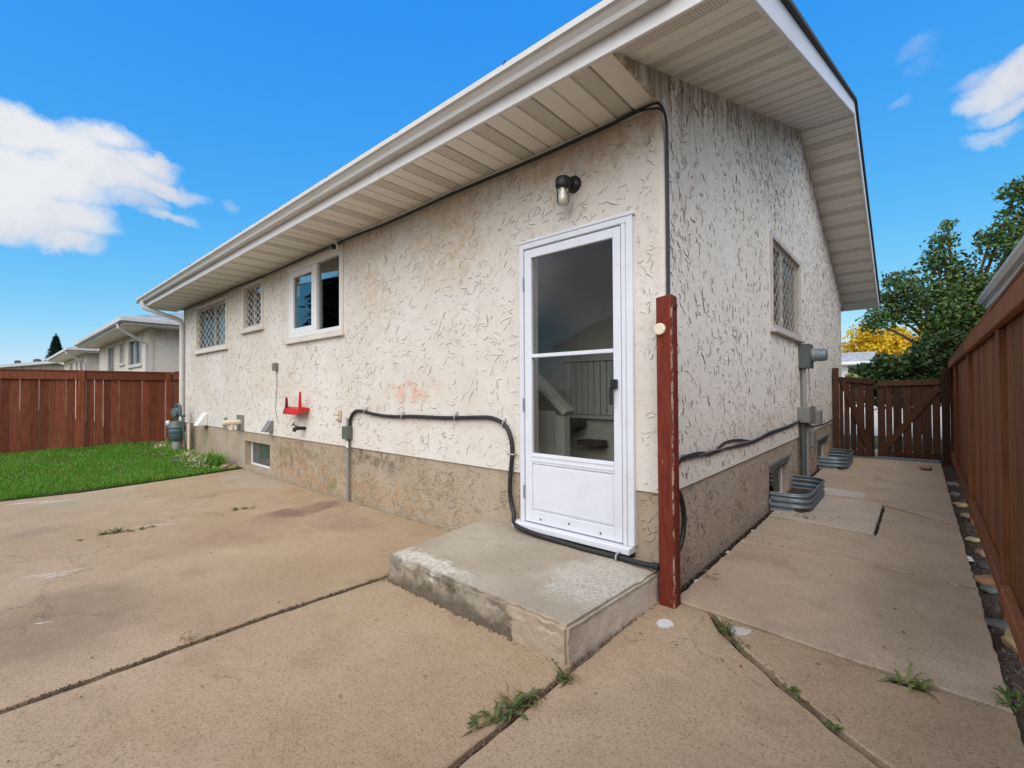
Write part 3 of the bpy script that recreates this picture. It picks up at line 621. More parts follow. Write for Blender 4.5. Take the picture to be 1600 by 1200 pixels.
# trowel laps of the stucco: thousands of torn ridges, real relief joined into one part per wall face
def ridges(name, mats, P, u0, u1, v0, v1, n, ang, spread, L0, holes, seed, hmax, vmax=None, back=.018, dense=1.6):
    r_ = random.Random(seed); mb = MB(); made = tries = 0
    off = Vector((seed*3.3, seed*1.9, 0))
    while made < n and tries < n*12:
        tries += 1; u, v = r_.uniform(u0, u1), r_.uniform(v0, v1)
        if vmax and v > vmax(u)-.03: continue
        if any(h[0]-.06 < u < h[1]+.06 and h[2]-.06 < v < h[3]+.06 for h in holes): continue
        dn = mnoise.fractal(Vector((u*dense, v*dense, 0))+off, 1., 2., 3)
        if r_.random() > .6+.6*dn: continue
        L = L0*math.exp(r_.gauss(0, .55)); L = min(L, L0*3); a = R(ang)+r_.gauss(0, R(spread)); k = max(3, min(16, int(L/.009))); cur = r_.gauss(0, 3.); cu, cv = u, v; pts = []
        flip = 1 if r_.random() < .85 else -1; h = hmax*r_.uniform(.45, 1.)*min(1, L/.05); bk = back*r_.uniform(.5, 1.3); gw = r_.uniform(.0005, .003)*(1 if hmax < .007 else 1.6)
        for i in range(k+1):
            pts.append((cu, cv, a)); a += cur*L/k+r_.gauss(0, .42); cu += math.cos(a)*L/k; cv += math.sin(a)*L/k
        if any(h_[0]-.045 < cu < h_[1]+.045 and h_[2]-.045 < cv < h_[3]+.045 for h_ in holes) or not (u0 < cu < u1 and v0 < cv < v1): continue
        b = len(mb.v)
        for i, (x, y, aa) in enumerate(pts):
            t = math.sin(math.pi*(i+.25)/(k+.5))**.6; nx_, ny_ = -math.sin(aa)*flip, math.cos(aa)*flip; j = r_.uniform(.7, 1.25); hh = h*t*r_.uniform(.75, 1.15)
            x += r_.gauss(0, .0017); y += r_.gauss(0, .0017)
            for o_, z_ in ((bk*t*j, .0004), (bk*t*.35*j, hh*.72), (0, hh), (-.0018*t-.0004, hh*.25), (-(.002+gw*t), .0007), (-(.003+gw*t), -.001)):
                mb.v.append(P(x+nx_*o_, y+ny_*o_, -z_))
        for i in range(k):
            for q in range(5): c0 = b+6*i+q; mb.f.append((c0, c0+1, c0+7, c0+6)); mb.m.append(1 if q >= 2 else 0)
        made += 1
    for _ in range(int(n*2.0)):                    # crumbs and pits between the laps
        u, v = r_.uniform(u0, u1), r_.uniform(v0, v1)
        if vmax and v > vmax(u)-.03: continue
        if any(h[0]-.05 < u < h[1]+.05 and h[2]-.05 < v < h[3]+.05 for h in holes): continue
        if r_.random() > .25+1.6*mnoise.fractal(Vector((u*dense*2.3, v*dense*2.3, 9))+off, 1., 2., 3): continue
        for _2 in range(r_.randint(2, 6)):
            x, y = u+r_.gauss(0, .02), v+r_.gauss(0, .025); s = r_.uniform(.0022, .006)
            if not (u0 < x < u1 and v0 < y < v1) or (vmax and y > vmax(x)-.02): continue
            b = len(mb.v)
            mb.v += [P(x-s*r_.uniform(.6, 1.4), y-s*.5, .0005), P(x+s*r_.uniform(.6, 1.4), y-s*r_.uniform(.4, .9), .0005), P(x+s*.5, y+s*r_.uniform(.8, 1.8), .0005), P(x-s*.6, y+s, .0005), P(x, y-s*.1, -s*.7)]
            mb.f += [(b, b+1, b+4), (b+1, b+2, b+4), (b+2, b+3, b+4), (b+3, b, b+4)]; mb.m += [1, 0, 0, 1 if r_.random() < .5 else 0]
    o = mb.build(name, mats, house, recalc=False); o.data.polygons.foreach_set('use_smooth', [len(f_) == 4 and m_ == 0 for f_, m_ in zip(mb.f, mb.m)])
    return tag(o, kind='stuff')
from mathutils import noise as mnoise
ridges('trowel_ridges', [M['stucco_rear'], M['crevice_rear']], PR, HX0+.05, -.03, LEDGE+.02, 2.85, 4300, 20, 30, .046, [W1, W2, W3, DOOR], 3, .0048)
ridges('trowel_ridges', [M['stucco_side'], M['crevice_side']], PS, .03, HD, LEDGE+.02, 4.5, 4600, -58, 28, .043, [SW], 4, .0062, vmax=zs, back=.017, dense=1.1)
ridges('trowel_ridges', [M['found_rear'], M['crevice_found']], lambda u, v, d: (u, FO+d, v), -6.6, -.02, .0, LEDGE-.02, 800, 20, 45, .036, [BW, (DOOR[0], DOOR[1], 0, 1), (-1.5, -.1, 0, .18)], 5, .0045, back=.014)
ridges('trowel_ridges', [M['found_side'], M['crevice_side']], lambda u, v, d: (-FO-d, u, v), .03, 7.2, .0, LEDGE-.02, 1500, -50, 40, .032, [SB1, SB2], 6, .006, back=.013)
# soffits: every three-rib panel a piece of its own
def panel_mesh(L, ws=(.115, .135, .135)):
    """three ribs, the first perforated; hangs at z=0, runs along +y from 0 to L, spans +x .385"""
    mb = MB(); x = 0.
    for k, wd in enumerate(ws):
        prof = [(x, .014), (x+.005, .014), (x+.012, 0), (x+wd-.006, 0), (x+wd, .014)]
        for (a, b) in zip(prof, prof[1:]): mb.quad((a[0], 0, a[1]), (a[0], L, a[1]), (b[0], L, b[1]), (b[0], 0, b[1]), 1 if k == 0 else 0)
        x += wd
    return mb
def proto_panel(L, ws=(.115, .135, .135)):
    me = bpy.data.meshes.new('soffit_panel'); mb = panel_mesh(L, ws); me.from_pydata(mb.v, [], mb.f)
    me.materials.append(M['soffit']); me.materials.append(M['soffit_perf']); me.polygons.foreach_set('material_index', mb.m)
    return bpy.data.objects.new('soffit_panel', me)
pp = proto_panel(.57); panel_end = proto_panel(.57, (.115, .145)).data
for i in range(27):
    o = pp if i == 1 else pp.copy() if i else bpy.data.objects.new('soffit_panel', panel_end); col.objects.link(o); x = -.172-.385*i-.115
    place(o, (x, -.57, 2.893+rng.uniform(-.001, .001)), house)
pg = proto_panel(.56); ang = math.atan(SL); n0 = True
nP = int((RIDGE+.57)/math.cos(ang)/.385)+1
for side in (-1, 1):
    for i in range(nP):
        o = pg if n0 else pg.copy(); n0 = False; col.objects.link(o)
        # local x runs up the slope, local y runs outward (+x world)
        s0 = (i*.385)*math.cos(ang)
        if side < 0:
            yb = -.57+s0; ex = Vector((0, math.cos(ang), math.sin(ang)))
            ey = Vector((1, 0, 0)); org = Vector((0, yb, zs(yb)-.004))
        else:
            yb = HD+.62-s0; ex = Vector((0, -math.cos(ang), math.sin(ang))); ey = Vector((1, 0, 0)); org = Vector((0, yb, zs(yb)-.004))
        if side > 0: 
            ex2 = -ex; org = org+ex*.385; ex = ex2
        ez = ex.cross(ey)
        if ez.z < 0: ez = -ez
        if ex.cross(ey).dot(ez) < 0:      # keep the matrix right-handed by running the panel inward
            ey = -ey; org = org+Vector((.56, 0, 0))
        o.matrix_world = Matrix((ex, ey, ez)).transposed().to_4x4(); e = o.rotation_euler.copy(); o.rotation_euler = Matrix((ex, ey, ez)).transposed().to_euler()
        place(o, org, house)
mb = MB(); mb.box(-10.30, .012, -.03, -.004, 2.874, 2.892); mb.build('soffit_trim', M['fascia'], house)
mb = MB(); mb.box(-10.62, .585, -.590, -.570, 2.868, 3.02); mb.build('fascia', M['fascia'], house, bevel=.003)
mb = MB(); 
for xj in (-2.1, -5.15, -5.75, -8.2): mb = MB(); mb.box(xj-.035, xj+.035, -.5935, -.5905, 2.866, 2.99); mb.build('fascia_seam', M['fascia'], house)
# rake fascia of the gable, two sloping boards
for y0, y1 in ((-.60, RIDGE), (RIDGE, HD+.65)):
    mb = MB(); z0, z1 = zs(y0), zs(y1)
    mb.add([(x, y, z+dz) for x in (.560, .584) for (y, z, dz) in ((y0, z0, -.022), (y1, z1, -.022), (y1, z1, .135), (y0, z0, .135))], [(0, 1, 2, 3), (7, 6, 5, 4), (0, 4, 5, 1), (1, 5, 6, 2), (2, 6, 7, 3), (3, 7, 4, 0)])
    mb.build('fascia', M['fascia'], house, bevel=.003)
mb = MB(); mb.box(-10.62, .585, HD+.63, HD+.652, 2.85, 3.0); mb.build('fascia', M['fascia'], house)
# boxed end of the far left gable
mb = MB(); mb.box(-10.62, -10.07, -.565, 0, 2.888, 2.9); mb.build('soffit_panel', M['soffit'], house)
# roof deck and shingle edge
mb = MB()
for y0, y1 in ((-.66, RIDGE), (RIDGE, HD+.7)):
    z0, z1 = zs(y0)+.115, zs(y1)+.115
    mb.add([(x, y, z+dz) for x in (-10.66, .612) for (y, z, dz) in ((y0, z0, .022), (y1, z1, .022), (y1, z1, .05), (y0, z0, .05))], [(0, 1, 2, 3), (7, 6, 5, 4), (0, 4, 5, 1), (1, 5, 6, 2), (2, 6, 7, 3), (3, 7, 4, 0)])
mb.build('roof', M['shingle_edge'], house)
# gutter: K profile swept along x, open on top
prof = [(-.592, 3.035), (-.592, 2.952), (-.655, 2.952), (-.664, 2.975), (-.684, 2.998), (-.700, 3.006), (-.700, 3.040), (-.690, 3.040), (-.690, 3.012), (-.660, 2.985), (-.650, 2.960), (-.598, 2.960), (-.598, 3.035)]
mb = MB(); mb.prism(prof, -10.45, .30, 'x'); 
gut = mb.build('gutter', M['gutter'], house)
mb = MB()
for xg in np.arange(-9.9, .2, 1.03): mb = MB(); mb.tube([(xg, -.70, 3.036), (xg+.012, -.698, 3.046+rng.uniform(0, .012))], .004, 5); mb.build('gutter_spike', M['brass'], house)
mb = MB(); mb.tube([(-10.17, -.645, 2.955), (-10.17, -.645, 2.885), (-10.155, -.60, 2.83), (-10.02, -.14, 2.665), (-9.99, -.07, 2.62), (-9.985, -.055, 2.55), (-9.985, -.055, 1.5), (-9.985, -.055, .45)], .04, 12)
mb.build('downspout', M['gutter'], house, smooth=True)

# ------------------------------------------------------------------ windows
def frame_box(mb, u0, u1, v0, v1, fw_, d0, d1, P, mi=0):
    """rectangular frame between depth d0 (outside) and d1"""
    def bx(a, b, c, d):
        p, q = P(a, c, d0), P(b, d, d1); mb.box(p[0], q[0], p[1], q[1], p[2], q[2], mi)
    bx(u0, u0+fw_, v0, v1); bx(u1-fw_, u1, v0, v1); bx(u0+fw_, u1-fw_, v0, v0+fw_); bx(u0+fw_, u1-fw_, v1-fw_, v1)
def pane(name, u0, u1, v0, v1, d, P, m_, par):
    mb = MB(); p, q = P(u0, v0, d), P(u1, v1, d+.004); mb.box(p[0], q[0], p[1], q[1], p[2], q[2]); return mb.build(name, M[m_], par)
def lattice(u0, u1, v0, v1, d, P, par, nx, m_='trim', th=.011, sl=.6):
    mb = MB(); du = (u1-u0)/nx   # rise over run of a bar
    for s in (-1, 1):
        k = -int((v1-v0)/sl/du)-2
        while k < nx+int((v1-v0)/sl/du)+3:
            # line u = ub + s*(v-v0)/sl clipped to the opening
            ub = u0+k*du; a, b = v0, v1
            def U(v): return ub+s*(v-v0)/sl
            lo_v, hi_v = v0, v1
            for lim in (u0, u1):
                vv = v0+(lim-ub)*sl*s
                if s > 0:
                    if lim == u0: lo_v = max(lo_v, vv)
                    else: hi_v = min(hi_v, vv)
                else:
                    if lim == u1: lo_v = max(lo_v, vv)
                    else: hi_v = min(hi_v, vv)
            if hi_v-lo_v > .02:
                nrm = Vector(P(0, 0, -1))-Vector(P(0, 0, 0))
                mb.obox(P(U(lo_v), lo_v, d+.004*s), P(U(hi_v), hi_v, d+.004*s), th, .004, nrm)
            k += 1
    return mb.build('lattice_grille', M[m_], par)
def old_window(op, P, cx, nlat, label, curtain=None):
    u0, u1, v0, v1 = op
    mb = MB(); frame_box(mb, u0-.045, u1+.045, v0-.02, v1+.045, .055, -.022, .05, P); fr = mb.build('window', M['old_trim' if P is PS else 'trim'], house, bevel=.004); tag(fr, label)
    mb = MB(); frame_box(mb, u0+.012, u1-.012, v0+.036, v1-.012, .028, .02, .06, P); p, q = P(cx-.014, v0+.064, .02), P(cx+.014, v1-.04, .06); mb.box(p[0], q[0], p[1], q[1], p[2], q[2]); mb.build('frame', M['alu'], fr)
    pane('pane', u0+.03, u1-.03, v0+.05, v1-.03, .045, P, 'glass', fr)
    mb = MB(); p, q = P(u0-.065, v0-.052, -.055), P(u1+.065, v0-.0215, .02); mb.box(p[0], q[0], p[1], q[1], p[2], q[2]); mb.build('sill', M['old_trim' if P is PS else 'trim'], fr, bevel=.004)
    lattice(u0+.012, u1-.012, v0+.036, v1-.012, .004, P, fr, nlat, sl=.85 if P is PS else .58, m_='lattice' if P is PS else 'lattice_cream')
    if curtain:
        a, b = curtain; mb = MB(); n = 28
        for i in range(n):
            t0, t1 = a+(b-a)*i/n, a+(b-a)*(i+1)/n; f = lambda k: .085+.012*math.sin(k*1.7)
            mb.quad(P(t0, v0-.1, f(i)), P(t1, v0-.1, f(i+1)), P(t1, v1+.1, f(i+1)), P(t0, v1+.1, f(i)))
        mb.build('curtain', M['curtain'], fr, smooth=True)
    return fr
old_window(W1, PR, -8.20, 7, 'wide lattice-barred window at the far left of the rear wall', (-8.15, -7.55))
old_window(W2, PR, -6.36, 4, 'narrow lattice-barred window between two wider ones')
old_window(SW, PS, 3.35, 9, 'lattice-barred window on the side wall', (3.3, 4.4))
u0, u1, v0, v1 = W3; mb = MB(); frame_box(mb, u0-.04, u1+.04, v0-.015, v1+.04, .045, -.018, .03, PR); fr = mb.build('window', M['trim'], house, bevel=.004); tag(fr, 'clear white vinyl sliding window without bars')
mb = MB(); frame_box(mb, u0+.005, u1-.005, v0+.03, v1-.005, .045, -.010, .07, PR); mb.box(-4.385, -4.325, -.006, .06, v0+.075, v1-.05); mb.build('frame', M['vinyl'], fr, bevel=.004)
mb = MB(); frame_box(mb, u0+.05, -4.386, v0+.076, v1-.051, .075, -.004, .04, PR); mb.build('sash', M['vinyl'], fr, bevel=.006)
pane('pane', u0+.12, -4.455, v0+.145, v1-.12, .02, PR, 'glass', fr); pane('pane', -4.325, u1-.045, v0+.07, v1-.045, .03, PR, 'glass', fr)
mb = MB(); mb.box(u0-.06, u1+.06, -.045, -.002, v0-.045, v0-.0155); mb.build('sill', M['trim'], fr, bevel=.004)
mb = MB(); mb.box(-4.93, -4.86, .03, .034, 2.42, 2.62); mb.build('sticker', M['cream'], fr)
mb = MB(); mb.box(-4.0, -3.80, .10, .104, 2.52, 2.66); mb.build('sticker', M['cream'], fr)
# basement windows
def base_window(op, P, label, nb, d=.09):
    u0, u1, v0, v1 = op
    mb = MB(); frame_box(mb, u0+.004, u1-.004, v0+.004, v1-.004, .024, d, d+.03, P); fr = mb.build('basement_window', M['vinyl'], house, bevel=.003); tag(fr, label)
    pane('pane', u0+.026, u1-.026, v0+.026, v1-.026, d+.012, P, 'glass', fr)
    mb = MB(); n = nb
    for i in range(n):
        a = u0+.03+(u1-u0-.06)*i/n; b = a+(u1-u0-.06)/n*.9; mb.quad(P(a, v0+.02, d+.035), P(b, v0+.02, d+.055), P(b, v1-.02, d+.055), P(a, v1-.02, d+.035))
    mb.build('blind', M['blind'], fr)
    return fr
base_window(BW, lambda u, v, d: (u, FO+d, v), 'small basement window in the recess below the red hose hanger', 7)
for op in (SB1, SB2):
    fr = base_window(op, lambda u, v, d: (-FO-d, u, v), 'nearer basement window with pale vertical blinds' if op is SB1 else 'farther basement window beside the gate', 9, .07)
    u0, u1, v0, v1 = op
    mb = MB(); mb.box(-.06, .012, u0-.02, u1+.02, v1-.002, v1+.022); mb.box(-.09, -.012, u0+.0, u1-.0, v1-.06, v1-.004); mb.build('header', M['boxlight'], fr)

# ------------------------------------------------------------------ storm door
mb = MB(); fl, fr_, ft = -1.092, -.190, 2.266
mb.box(fl, -1.052, -.030, .05, .245, ft); mb.box(-.234, fr_, -.030, .05, .245, ft); mb.box(-1.052, -.234, -.030, .05, 2.226, ft)
mb.box(-1.062, -1.046, -.042, -.012, .245, 2.20); mb.box(-.262, -.2345, -.038, .03, .245, 2.222)
dfr = mb.build('door_frame', M['white'], house, bevel=.004)
mb = MB(); mb.box(fl-.012, fr_+.012, -.034, .05, ft+.001, ft+.022); mb.build('drip_cap', M['white'], house, bevel=.003)
door = MB(); x0, x1, z0, z1 = -1.040, -.268, .252, 2.214; gl, gr = -.978, -.322
door.box(x0, gl, -.032, .004, z0, z1); door.box(gr, x1, -.032, .004, z0, z1); door.box(gl, gr, -.032, .004, 2.152, z1); door.box(gl, gr, -.032, .004, .672, .746)
door.box(gl, gr, -.032, .004, z0, .338); door.box(gl, gr, -.024, 0, .339, .671)
dr = door.build('storm_door', M['white'], house, bevel=.005, seg=2); tag(dr, 'white aluminium storm door with two glass panes')
mb = MB(); mb.box(gl+.012, gr-.012, -.0295, -.0245, .352, .66); mb.build('kick_panel', M['white'], dr, bevel=.002)
mb = MB(); mb.box(gl, gr, -.036, -.0325, .690, .700); mb.box(gl, gr, -.036, -.0325, .722, .732); mb.build('moulding', M['white'], dr, bevel=.0015)
mb = MB(); mb.box(gl, gr, -.030, .002, 1.430, 1.456); mb.build('crossbar', M['white'], dr, bevel=.003)
pane('glass_pane', gl, gr, 1.457, 2.151, -.014, PR, 'door_glass', dr); pane('glass_pane', gl, gr, .747, 1.429, -.014, PR, 'door_glass', dr)
mb = MB(); mb.box(-.330, -.288, -.062, -.0325, 1.205, 1.262); mb.box(-.330, -.310, -.075, -.05, 1.105, 1.215); mb.build('handle', M['black'], dr, bevel=.004)
for zz_ in (.42, 1.05, 1.93):
    mb = MB(); mb.box(-1.050, -1.036, -.040, -.033, zz_, zz_+.09); mb.tube([(-1.045, -.044, zz_), (-1.045, -.044, zz_+.09)], .005, 8); mb.build('hinge', M['steel'], dr)
for xs_, zs_ in ((-.90, .285), (-.66, .30), (-.42, .285)):
    mb = MB(); mb.lathe([(.005, 0), (.007, .003), (.004, .005)], (xs_, -.0325, zs_), (0, -1, 0), 8); mb.build('screw', M['brass'], dr)
mb = MB(); mb.box(-1.132, -.200, -.082, .05, .204, .244); mb.build('threshold', M['white'], house, bevel=.006, seg=2)
mb = MB(); mb.box(-1.12, -.21, -.03, .02, .12, .204); mb.build('threshold_gap_shade', M['dark'], house)  # near-black block, painted in as the shade of the gap
# landing seen through the glass
mb = MB(); mb.quad((-2.6, 1.10, -.1), (-.06, 1.10, -.1), (-.06, 1.10, 2.5), (-2.6, 1.10, 2.5)); mb.quad((-.06, .05, -.1), (-.06, 1.1, -.1), (-.06, 1.1, 2.5), (-.06, .05, 2.5)); mb.quad((-2.6, .05, -.1), (-2.6, 1.1, -.1), (-2.6, 1.1, 2.5), (-2.6, .05, 2.5))
mb.quad((-2.6, .02, 2.5), (-.06, .02, 2.5), (-.06, 1.1, 2.5), (-2.6, 1.1, 2.5)); mb.build('interior_wall', M['interior'], house, recalc=False)
mb = MB(); mb.box(-2.6, -.06, .05, 1.1, .16, .2); mb.build('interior_floor', M['int_brown'], house)
pb = None
for i in range(9):
    x = -1.45+i*.066
    if pb is None:
        mb = MB(); mb.box(x, x+.058, 1.06, 1.095, .965, 1.46); pb = mb.build('wainscot_board', M['int_white'], house, bevel=.008)
    else: inst(pb, 'wainscot_board', (x+.029, 1.0775, .965), house)
mb = MB(); mb.box(-1.46, -.80, 1.045, 1.097, 1.462, 1.50); mb.box(-1.46, -.80, 1.05, 1.097, .93, .963); mb.build('interior_trim', M['int_white'], house)
mb = MB(); mb.obox((-1.62, .55, 1.50), (-1.05, .55, 1.005), .13, .05); mb.box(-1.165, -1.07, .505, .595, .2, .985); mb.box(-1.7, -1.166, .53, .57, .2, 1.02); mb.build('stair_rail', M['int_white'], house, bevel=.004)
mb = MB(); mb.box(-1.20, -.98, .9, 1.05, .70, .745); mb.box(-1.33, -1.2, .8, 1.05, .86, .92); mb.build('interior_shelf', M['int_brown'], house)

# ================================================================== concrete step
mb = MB(); top = [(-1.405, -.945), (-.052, -.948), (-.008, -.10), (-.02, .0), (-1.51, .0)]; bot = [(-1.452, -.935), (-.056, -.938), (-.014, -.10), (-.02, .0), (-1.54, .0)]
bm = bmesh.new(); tv = [bm.verts.new((*p, .172)) for p in top]; bv = [bm.verts.new((*p, -.05)) for p in bot]
bm.faces.new(tv); bm.faces.new(bv[::-1])
for i in range(5): bm.faces.new((bv[i], bv[(i+1) % 5], tv[(i+1) % 5], tv[i]))
bmesh.ops.recalc_face_normals(bm, faces=bm.faces)
bmesh.ops.bevel(bm, geom=[e for e in bm.edges if max(v.co.z for v in e.verts) > .1 and min(v.co.y for v in e.verts) < -.05], offset=.014, segments=2, affect='EDGES')
bmesh.ops.triangulate(bm, faces=bm.faces); 
for it in range(8):
    lg = [e for e in bm.edges if e.calc_length() > .035]
    if not lg: break
    bmesh.ops.subdivide_edges(bm, edges=lg, cuts=1); bmesh.ops.triangulate(bm, faces=bm.faces)
from mathutils import noise as mnoise
for v in bm.verts:
    q = v.co*9; a = mnoise.fractal(q, .8, 2.1, 5); edge = max(0, 1-min(abs(v.co.y+.945), abs(v.co.x+.03))/.03)
    if v.co.y < -.03:
        v.co += Vector((a*.005, a*.007*(1 if v.co.z < .165 else .2), a*.004))
        if edge > 0 and v.co.z > .12: v.co.z -= max(0, mnoise.noise(v.co*16))*.024*edge; v.co.y += max(0, mnoise.noise(v.co*13+Vector((3, 1, 2))))*.02*edge
me = bpy.data.meshes.new('concrete_step'); org = Vector((-.75, -.47, 0)); bm.transform(Matrix.Translation(-org)); bm.to_mesh(me); bm.free(); me.materials.append(M['step']); me.polygons.foreach_set('use_smooth', [True]*len(me.polygons)); me.set_sharp_from_angle(angle=R(35))
st = bpy.data.objects.new('concrete_step', me); col.objects.link(st); place(st, org); tag(st, 'low weathered concrete step in front of the storm door', 'step')

# ================================================================== red post at the corner
post = thing('post', 'dark red wooden post with flaking paint at the house corner', 'post', (.049, -.084, 0))
mb = MB(); mb.add([(.004, -.129, -.05), (.094, -.129, -.05), (.094, -.039, -.05), (.004, -.039, -.05), (.001, -.130, 1.715), (.090, -.130, 1.728), (.090, -.041, 1.72), (.001, -.041, 1.705)], [(0, 3, 2, 1), (4, 5, 6, 7), (0, 1, 5, 4), (1, 2, 6, 5), (2, 3, 7, 6), (3, 0, 4, 7)]); mb.build('shaft', M['post'], post, bevel=.006, seg=2)
mb = MB(); mb.lathe([(.033, 0), (.034, .006), (.032, .016), (.026, .019), (.02, .018)], (.026, -.129, 1.535), (0, -1, 0), 24); mb.build('round_disc', M['cream'], post, smooth=True)
mb = MB(); mb.lathe([(.022, -.01), (.026, .004), (.014, .012), (.004, .014)], (.089, -.08, 1.665), (1, 0, .05), 9); mb.build('knot', M['wood_dark'], post, smooth=True)

# ================================================================== things on the rear wall
lamp = thing('wall_lamp', 'black jelly-jar wall lamp with clear glass above the storm door', 'lamp', (-.63, 0, 2.5))
mb = MB(); mb.lathe([(.055, .0), (.055, .02), (.045, .034), (.028, .04), (.028, .085)], (-.62, 0, 2.585), (0, -1, 0), 24); mb.build('bracket', M['black'], lamp, smooth=True)
mb = MB(); mb.lathe([(.048, .0), (.050, .004), (.050, .05), (.044, .062), (.02, .066)], (-.635, -.115, 2.535), (0, 0, 1), 28); mb.build('cap', M['black'], lamp, smooth=True)
mb = MB(); pr = [(.036, 0)]+[(.041+.0016*(i % 2), -.012-.012*i) for i in range(8)]+[(.036, -.112), (.022, -.120), (.004, -.122)]
mb.lathe(pr, (-.635, -.115, 2.536), (0, 0, 1), 28); mb.build('glass_jar', M['jar'], lamp, smooth=True)
mb = MB(); mb.lathe([(.012, 0), (.016, -.02), (.031, -.045), (.032, -.085), (.016, -.106)], (-.635, -.115, 2.53), (0, 0, 1), 16); mb.build('bulb', M['bulb'], lamp, smooth=True)

sc = thing('security_camera', 'small white security camera with dark lens under the eave', 'camera', (-3.77, 0, 2.86))
mb = MB(); mb.lathe([(.05, 0), (.05, .02), (.035, .03), (.03, .05)], (-3.77, -.04, 2.888), (0, 0, -1), 18); mb.build('base', M['wplastic'], sc, smooth=True)
mb = MB(); ax = Vector((.45, -.8, -.4)).normalized(); cc = Vector((-3.77, -.05, 2.825)); mb.lathe([(.02, -.05), (.042, -.035), (.048, 0), (.045, .04), (.038, .045)], cc, ax, 18); mb.build('head', M['wplastic'], sc, smooth=True)
mb = MB(); mb.lathe([(.036, .0455), (.034, .052), (.01, .056)], cc, ax, 18); mb.build('lens', M['black'], sc, smooth=True)

def smooth_path(pts, k=4):
    """Catmull-Rom through pts"""
    P_ = [Vector(p) for p in pts]; P_ = [P_[0]*2-P_[1]]+P_+[P_[-1]*2-P_[-2]]; out = []
    for i in range(1, len(P_)-2):
        for j in range(k):
            t = j/k; a, b, c, d = P_[i-1:i+3]
            out.append(.5*((2*b)+(c-a)*t+(2*a-5*b+4*c-d)*t*t+(3*b-a-3*c+d)*t**3))
    return out+[P_[-2]]
hp = [(-3.515, .82), (-3.50, .89), (-3.45, .95), (-3.37, .985), (-3.22, .985), (-3.08, .965), (-2.85, .95), (-2.63, .95), (-2.43, .96), (-2.19, .962), (-1.97, .963), (-1.77, .97), (-1.58, .98), (-1.42, .985), (-1.31, .965), (-1.23, .92), (-1.19, .85), (-1.172, .77), (-1.178, .67), (-1.19, .57), (-1.198, .45), (-1.185, .36), (-1.15, .285), (-1.10, .225), (-.95, .203), (-.71, .190), (-.51, .184), (-.33, .186), (-.23, .190), (-.11, .196), (-.005, .205)]
hose = thing('black_hose', 'thick black conduit hose clipped along the wall and under the storm door', 'hose', (-2, -.03, .9))
mb = MB(); mb.tube(smooth_path([(x, (-.024 if z > .30 else -.024-.075*min(1, (.30-z)/.1)) if x < -.3 else -.10-.03*(x+.3)/.3, z+.0) for x, z in hp]), .0165, 10); mb.build('hose', M['rubber'], hose, smooth=True)
mb = MB(); mb.tube([(-.03, -.127, .204), (.008, -.131, .206)], .0195, 12); mb.build('end_cap', M['black'], hose, smooth=True)
clp = None
for (x, z) in ((-3.20, .984), (-2.55, .953), (-1.80, .969), (-1.255, .937), (-1.174, .72), (-.26, .19)):
    mb = MB(); yy = -.024 if z > .3 else -.115
    if z > .3 and abs(x+1.174) > .01: mb.tube([(x, -.004, z-.026), (x, yy-.012, z-.02), (x, yy-.019, z), (x, yy-.012, z+.02), (x, -.004, z+.03)], .006, 6); mb.box(x-.008, x+.008, -.006, -.001, z+.02, z+.045)
    elif z > .3: mb.tube([(x-.026, -.004, z), (x-.02, yy-.012, z), (x, yy-.019, z), (x+.02, yy-.012, z), (x+.03, -.004, z)], .006, 6)
    else: mb.tube([(x, yy+.02, z-.02), (x, yy-.012, z-.016), (x, yy-.019, z), (x, yy-.012, z+.02), (x, -.06, z+.03)], .007, 6)
    mb.build('clip', M['steel'], hose, smooth=True)
cd_ = thing('conduit_riser', 'grey conduit with small grey junction box rising from the patio on the rear wall', 'conduit', (-3.56, -.02, 0))
mb = MB(); mb.tube([(-3.56, -.022, 0), (-3.56, -.022, .70)], .017, 10); mb.tube([(-3.525, -.022, .80), (-3.52, -.022, .86)], .019, 10); mb.tube([(-3.575, -.02, .81), (-3.59, -.012, .90)], .012, 8); mb.build('pipe', M['conduit'], cd_, smooth=True)
mb = MB(); mb.box(-3.60, -3.49, -.072, -.002, .675, .815); mb.build('junction_box', M['boxgreen'], cd_, bevel=.005)
mb = MB(); mb.box(-3.555, -3.512, -.045, -.041, .585, .655); mb.build('tag', M['wplastic'], cd_)

ob = thing('outlet_box', 'small beige outlet box on the rear wall beside the black hose', 'outlet box', (-3.77, 0, .88))
mb = MB(); mb.box(-3.815, -3.725, -.03, -.002, .865, .985); mb.build('box', M['beige'], ob, bevel=.005)
mb = MB(); mb.box(-3.80, -3.74, -.042, -.0305, .925, .97); mb.box(-3.80, -3.74, -.042, -.0305, .88, .918); mb.build('cover', M['cream'], ob, bevel=.004)

jb = thing('wire_box', 'little brown box with thin hanging wire below the clear window', 'junction box', (-5.46, 0, 1.5))
mb = MB(); mb.box(-5.52, -5.43, -.055, -.002, 1.48, 1.585); mb.build('box', M['boxbrown'], jb, bevel=.006)
mb = MB(); mb.tube(smooth_path([(-5.455, -.02, 1.48), (-5.46, -.008, 1.30), (-5.50, -.006, 1.10), (-5.51, -.006, .95), (-5.46, -.006, .82), (-5.40, -.006, .76)]), .0035, 6); mb.build('wire', M['cable_grey'], jb, smooth=True)

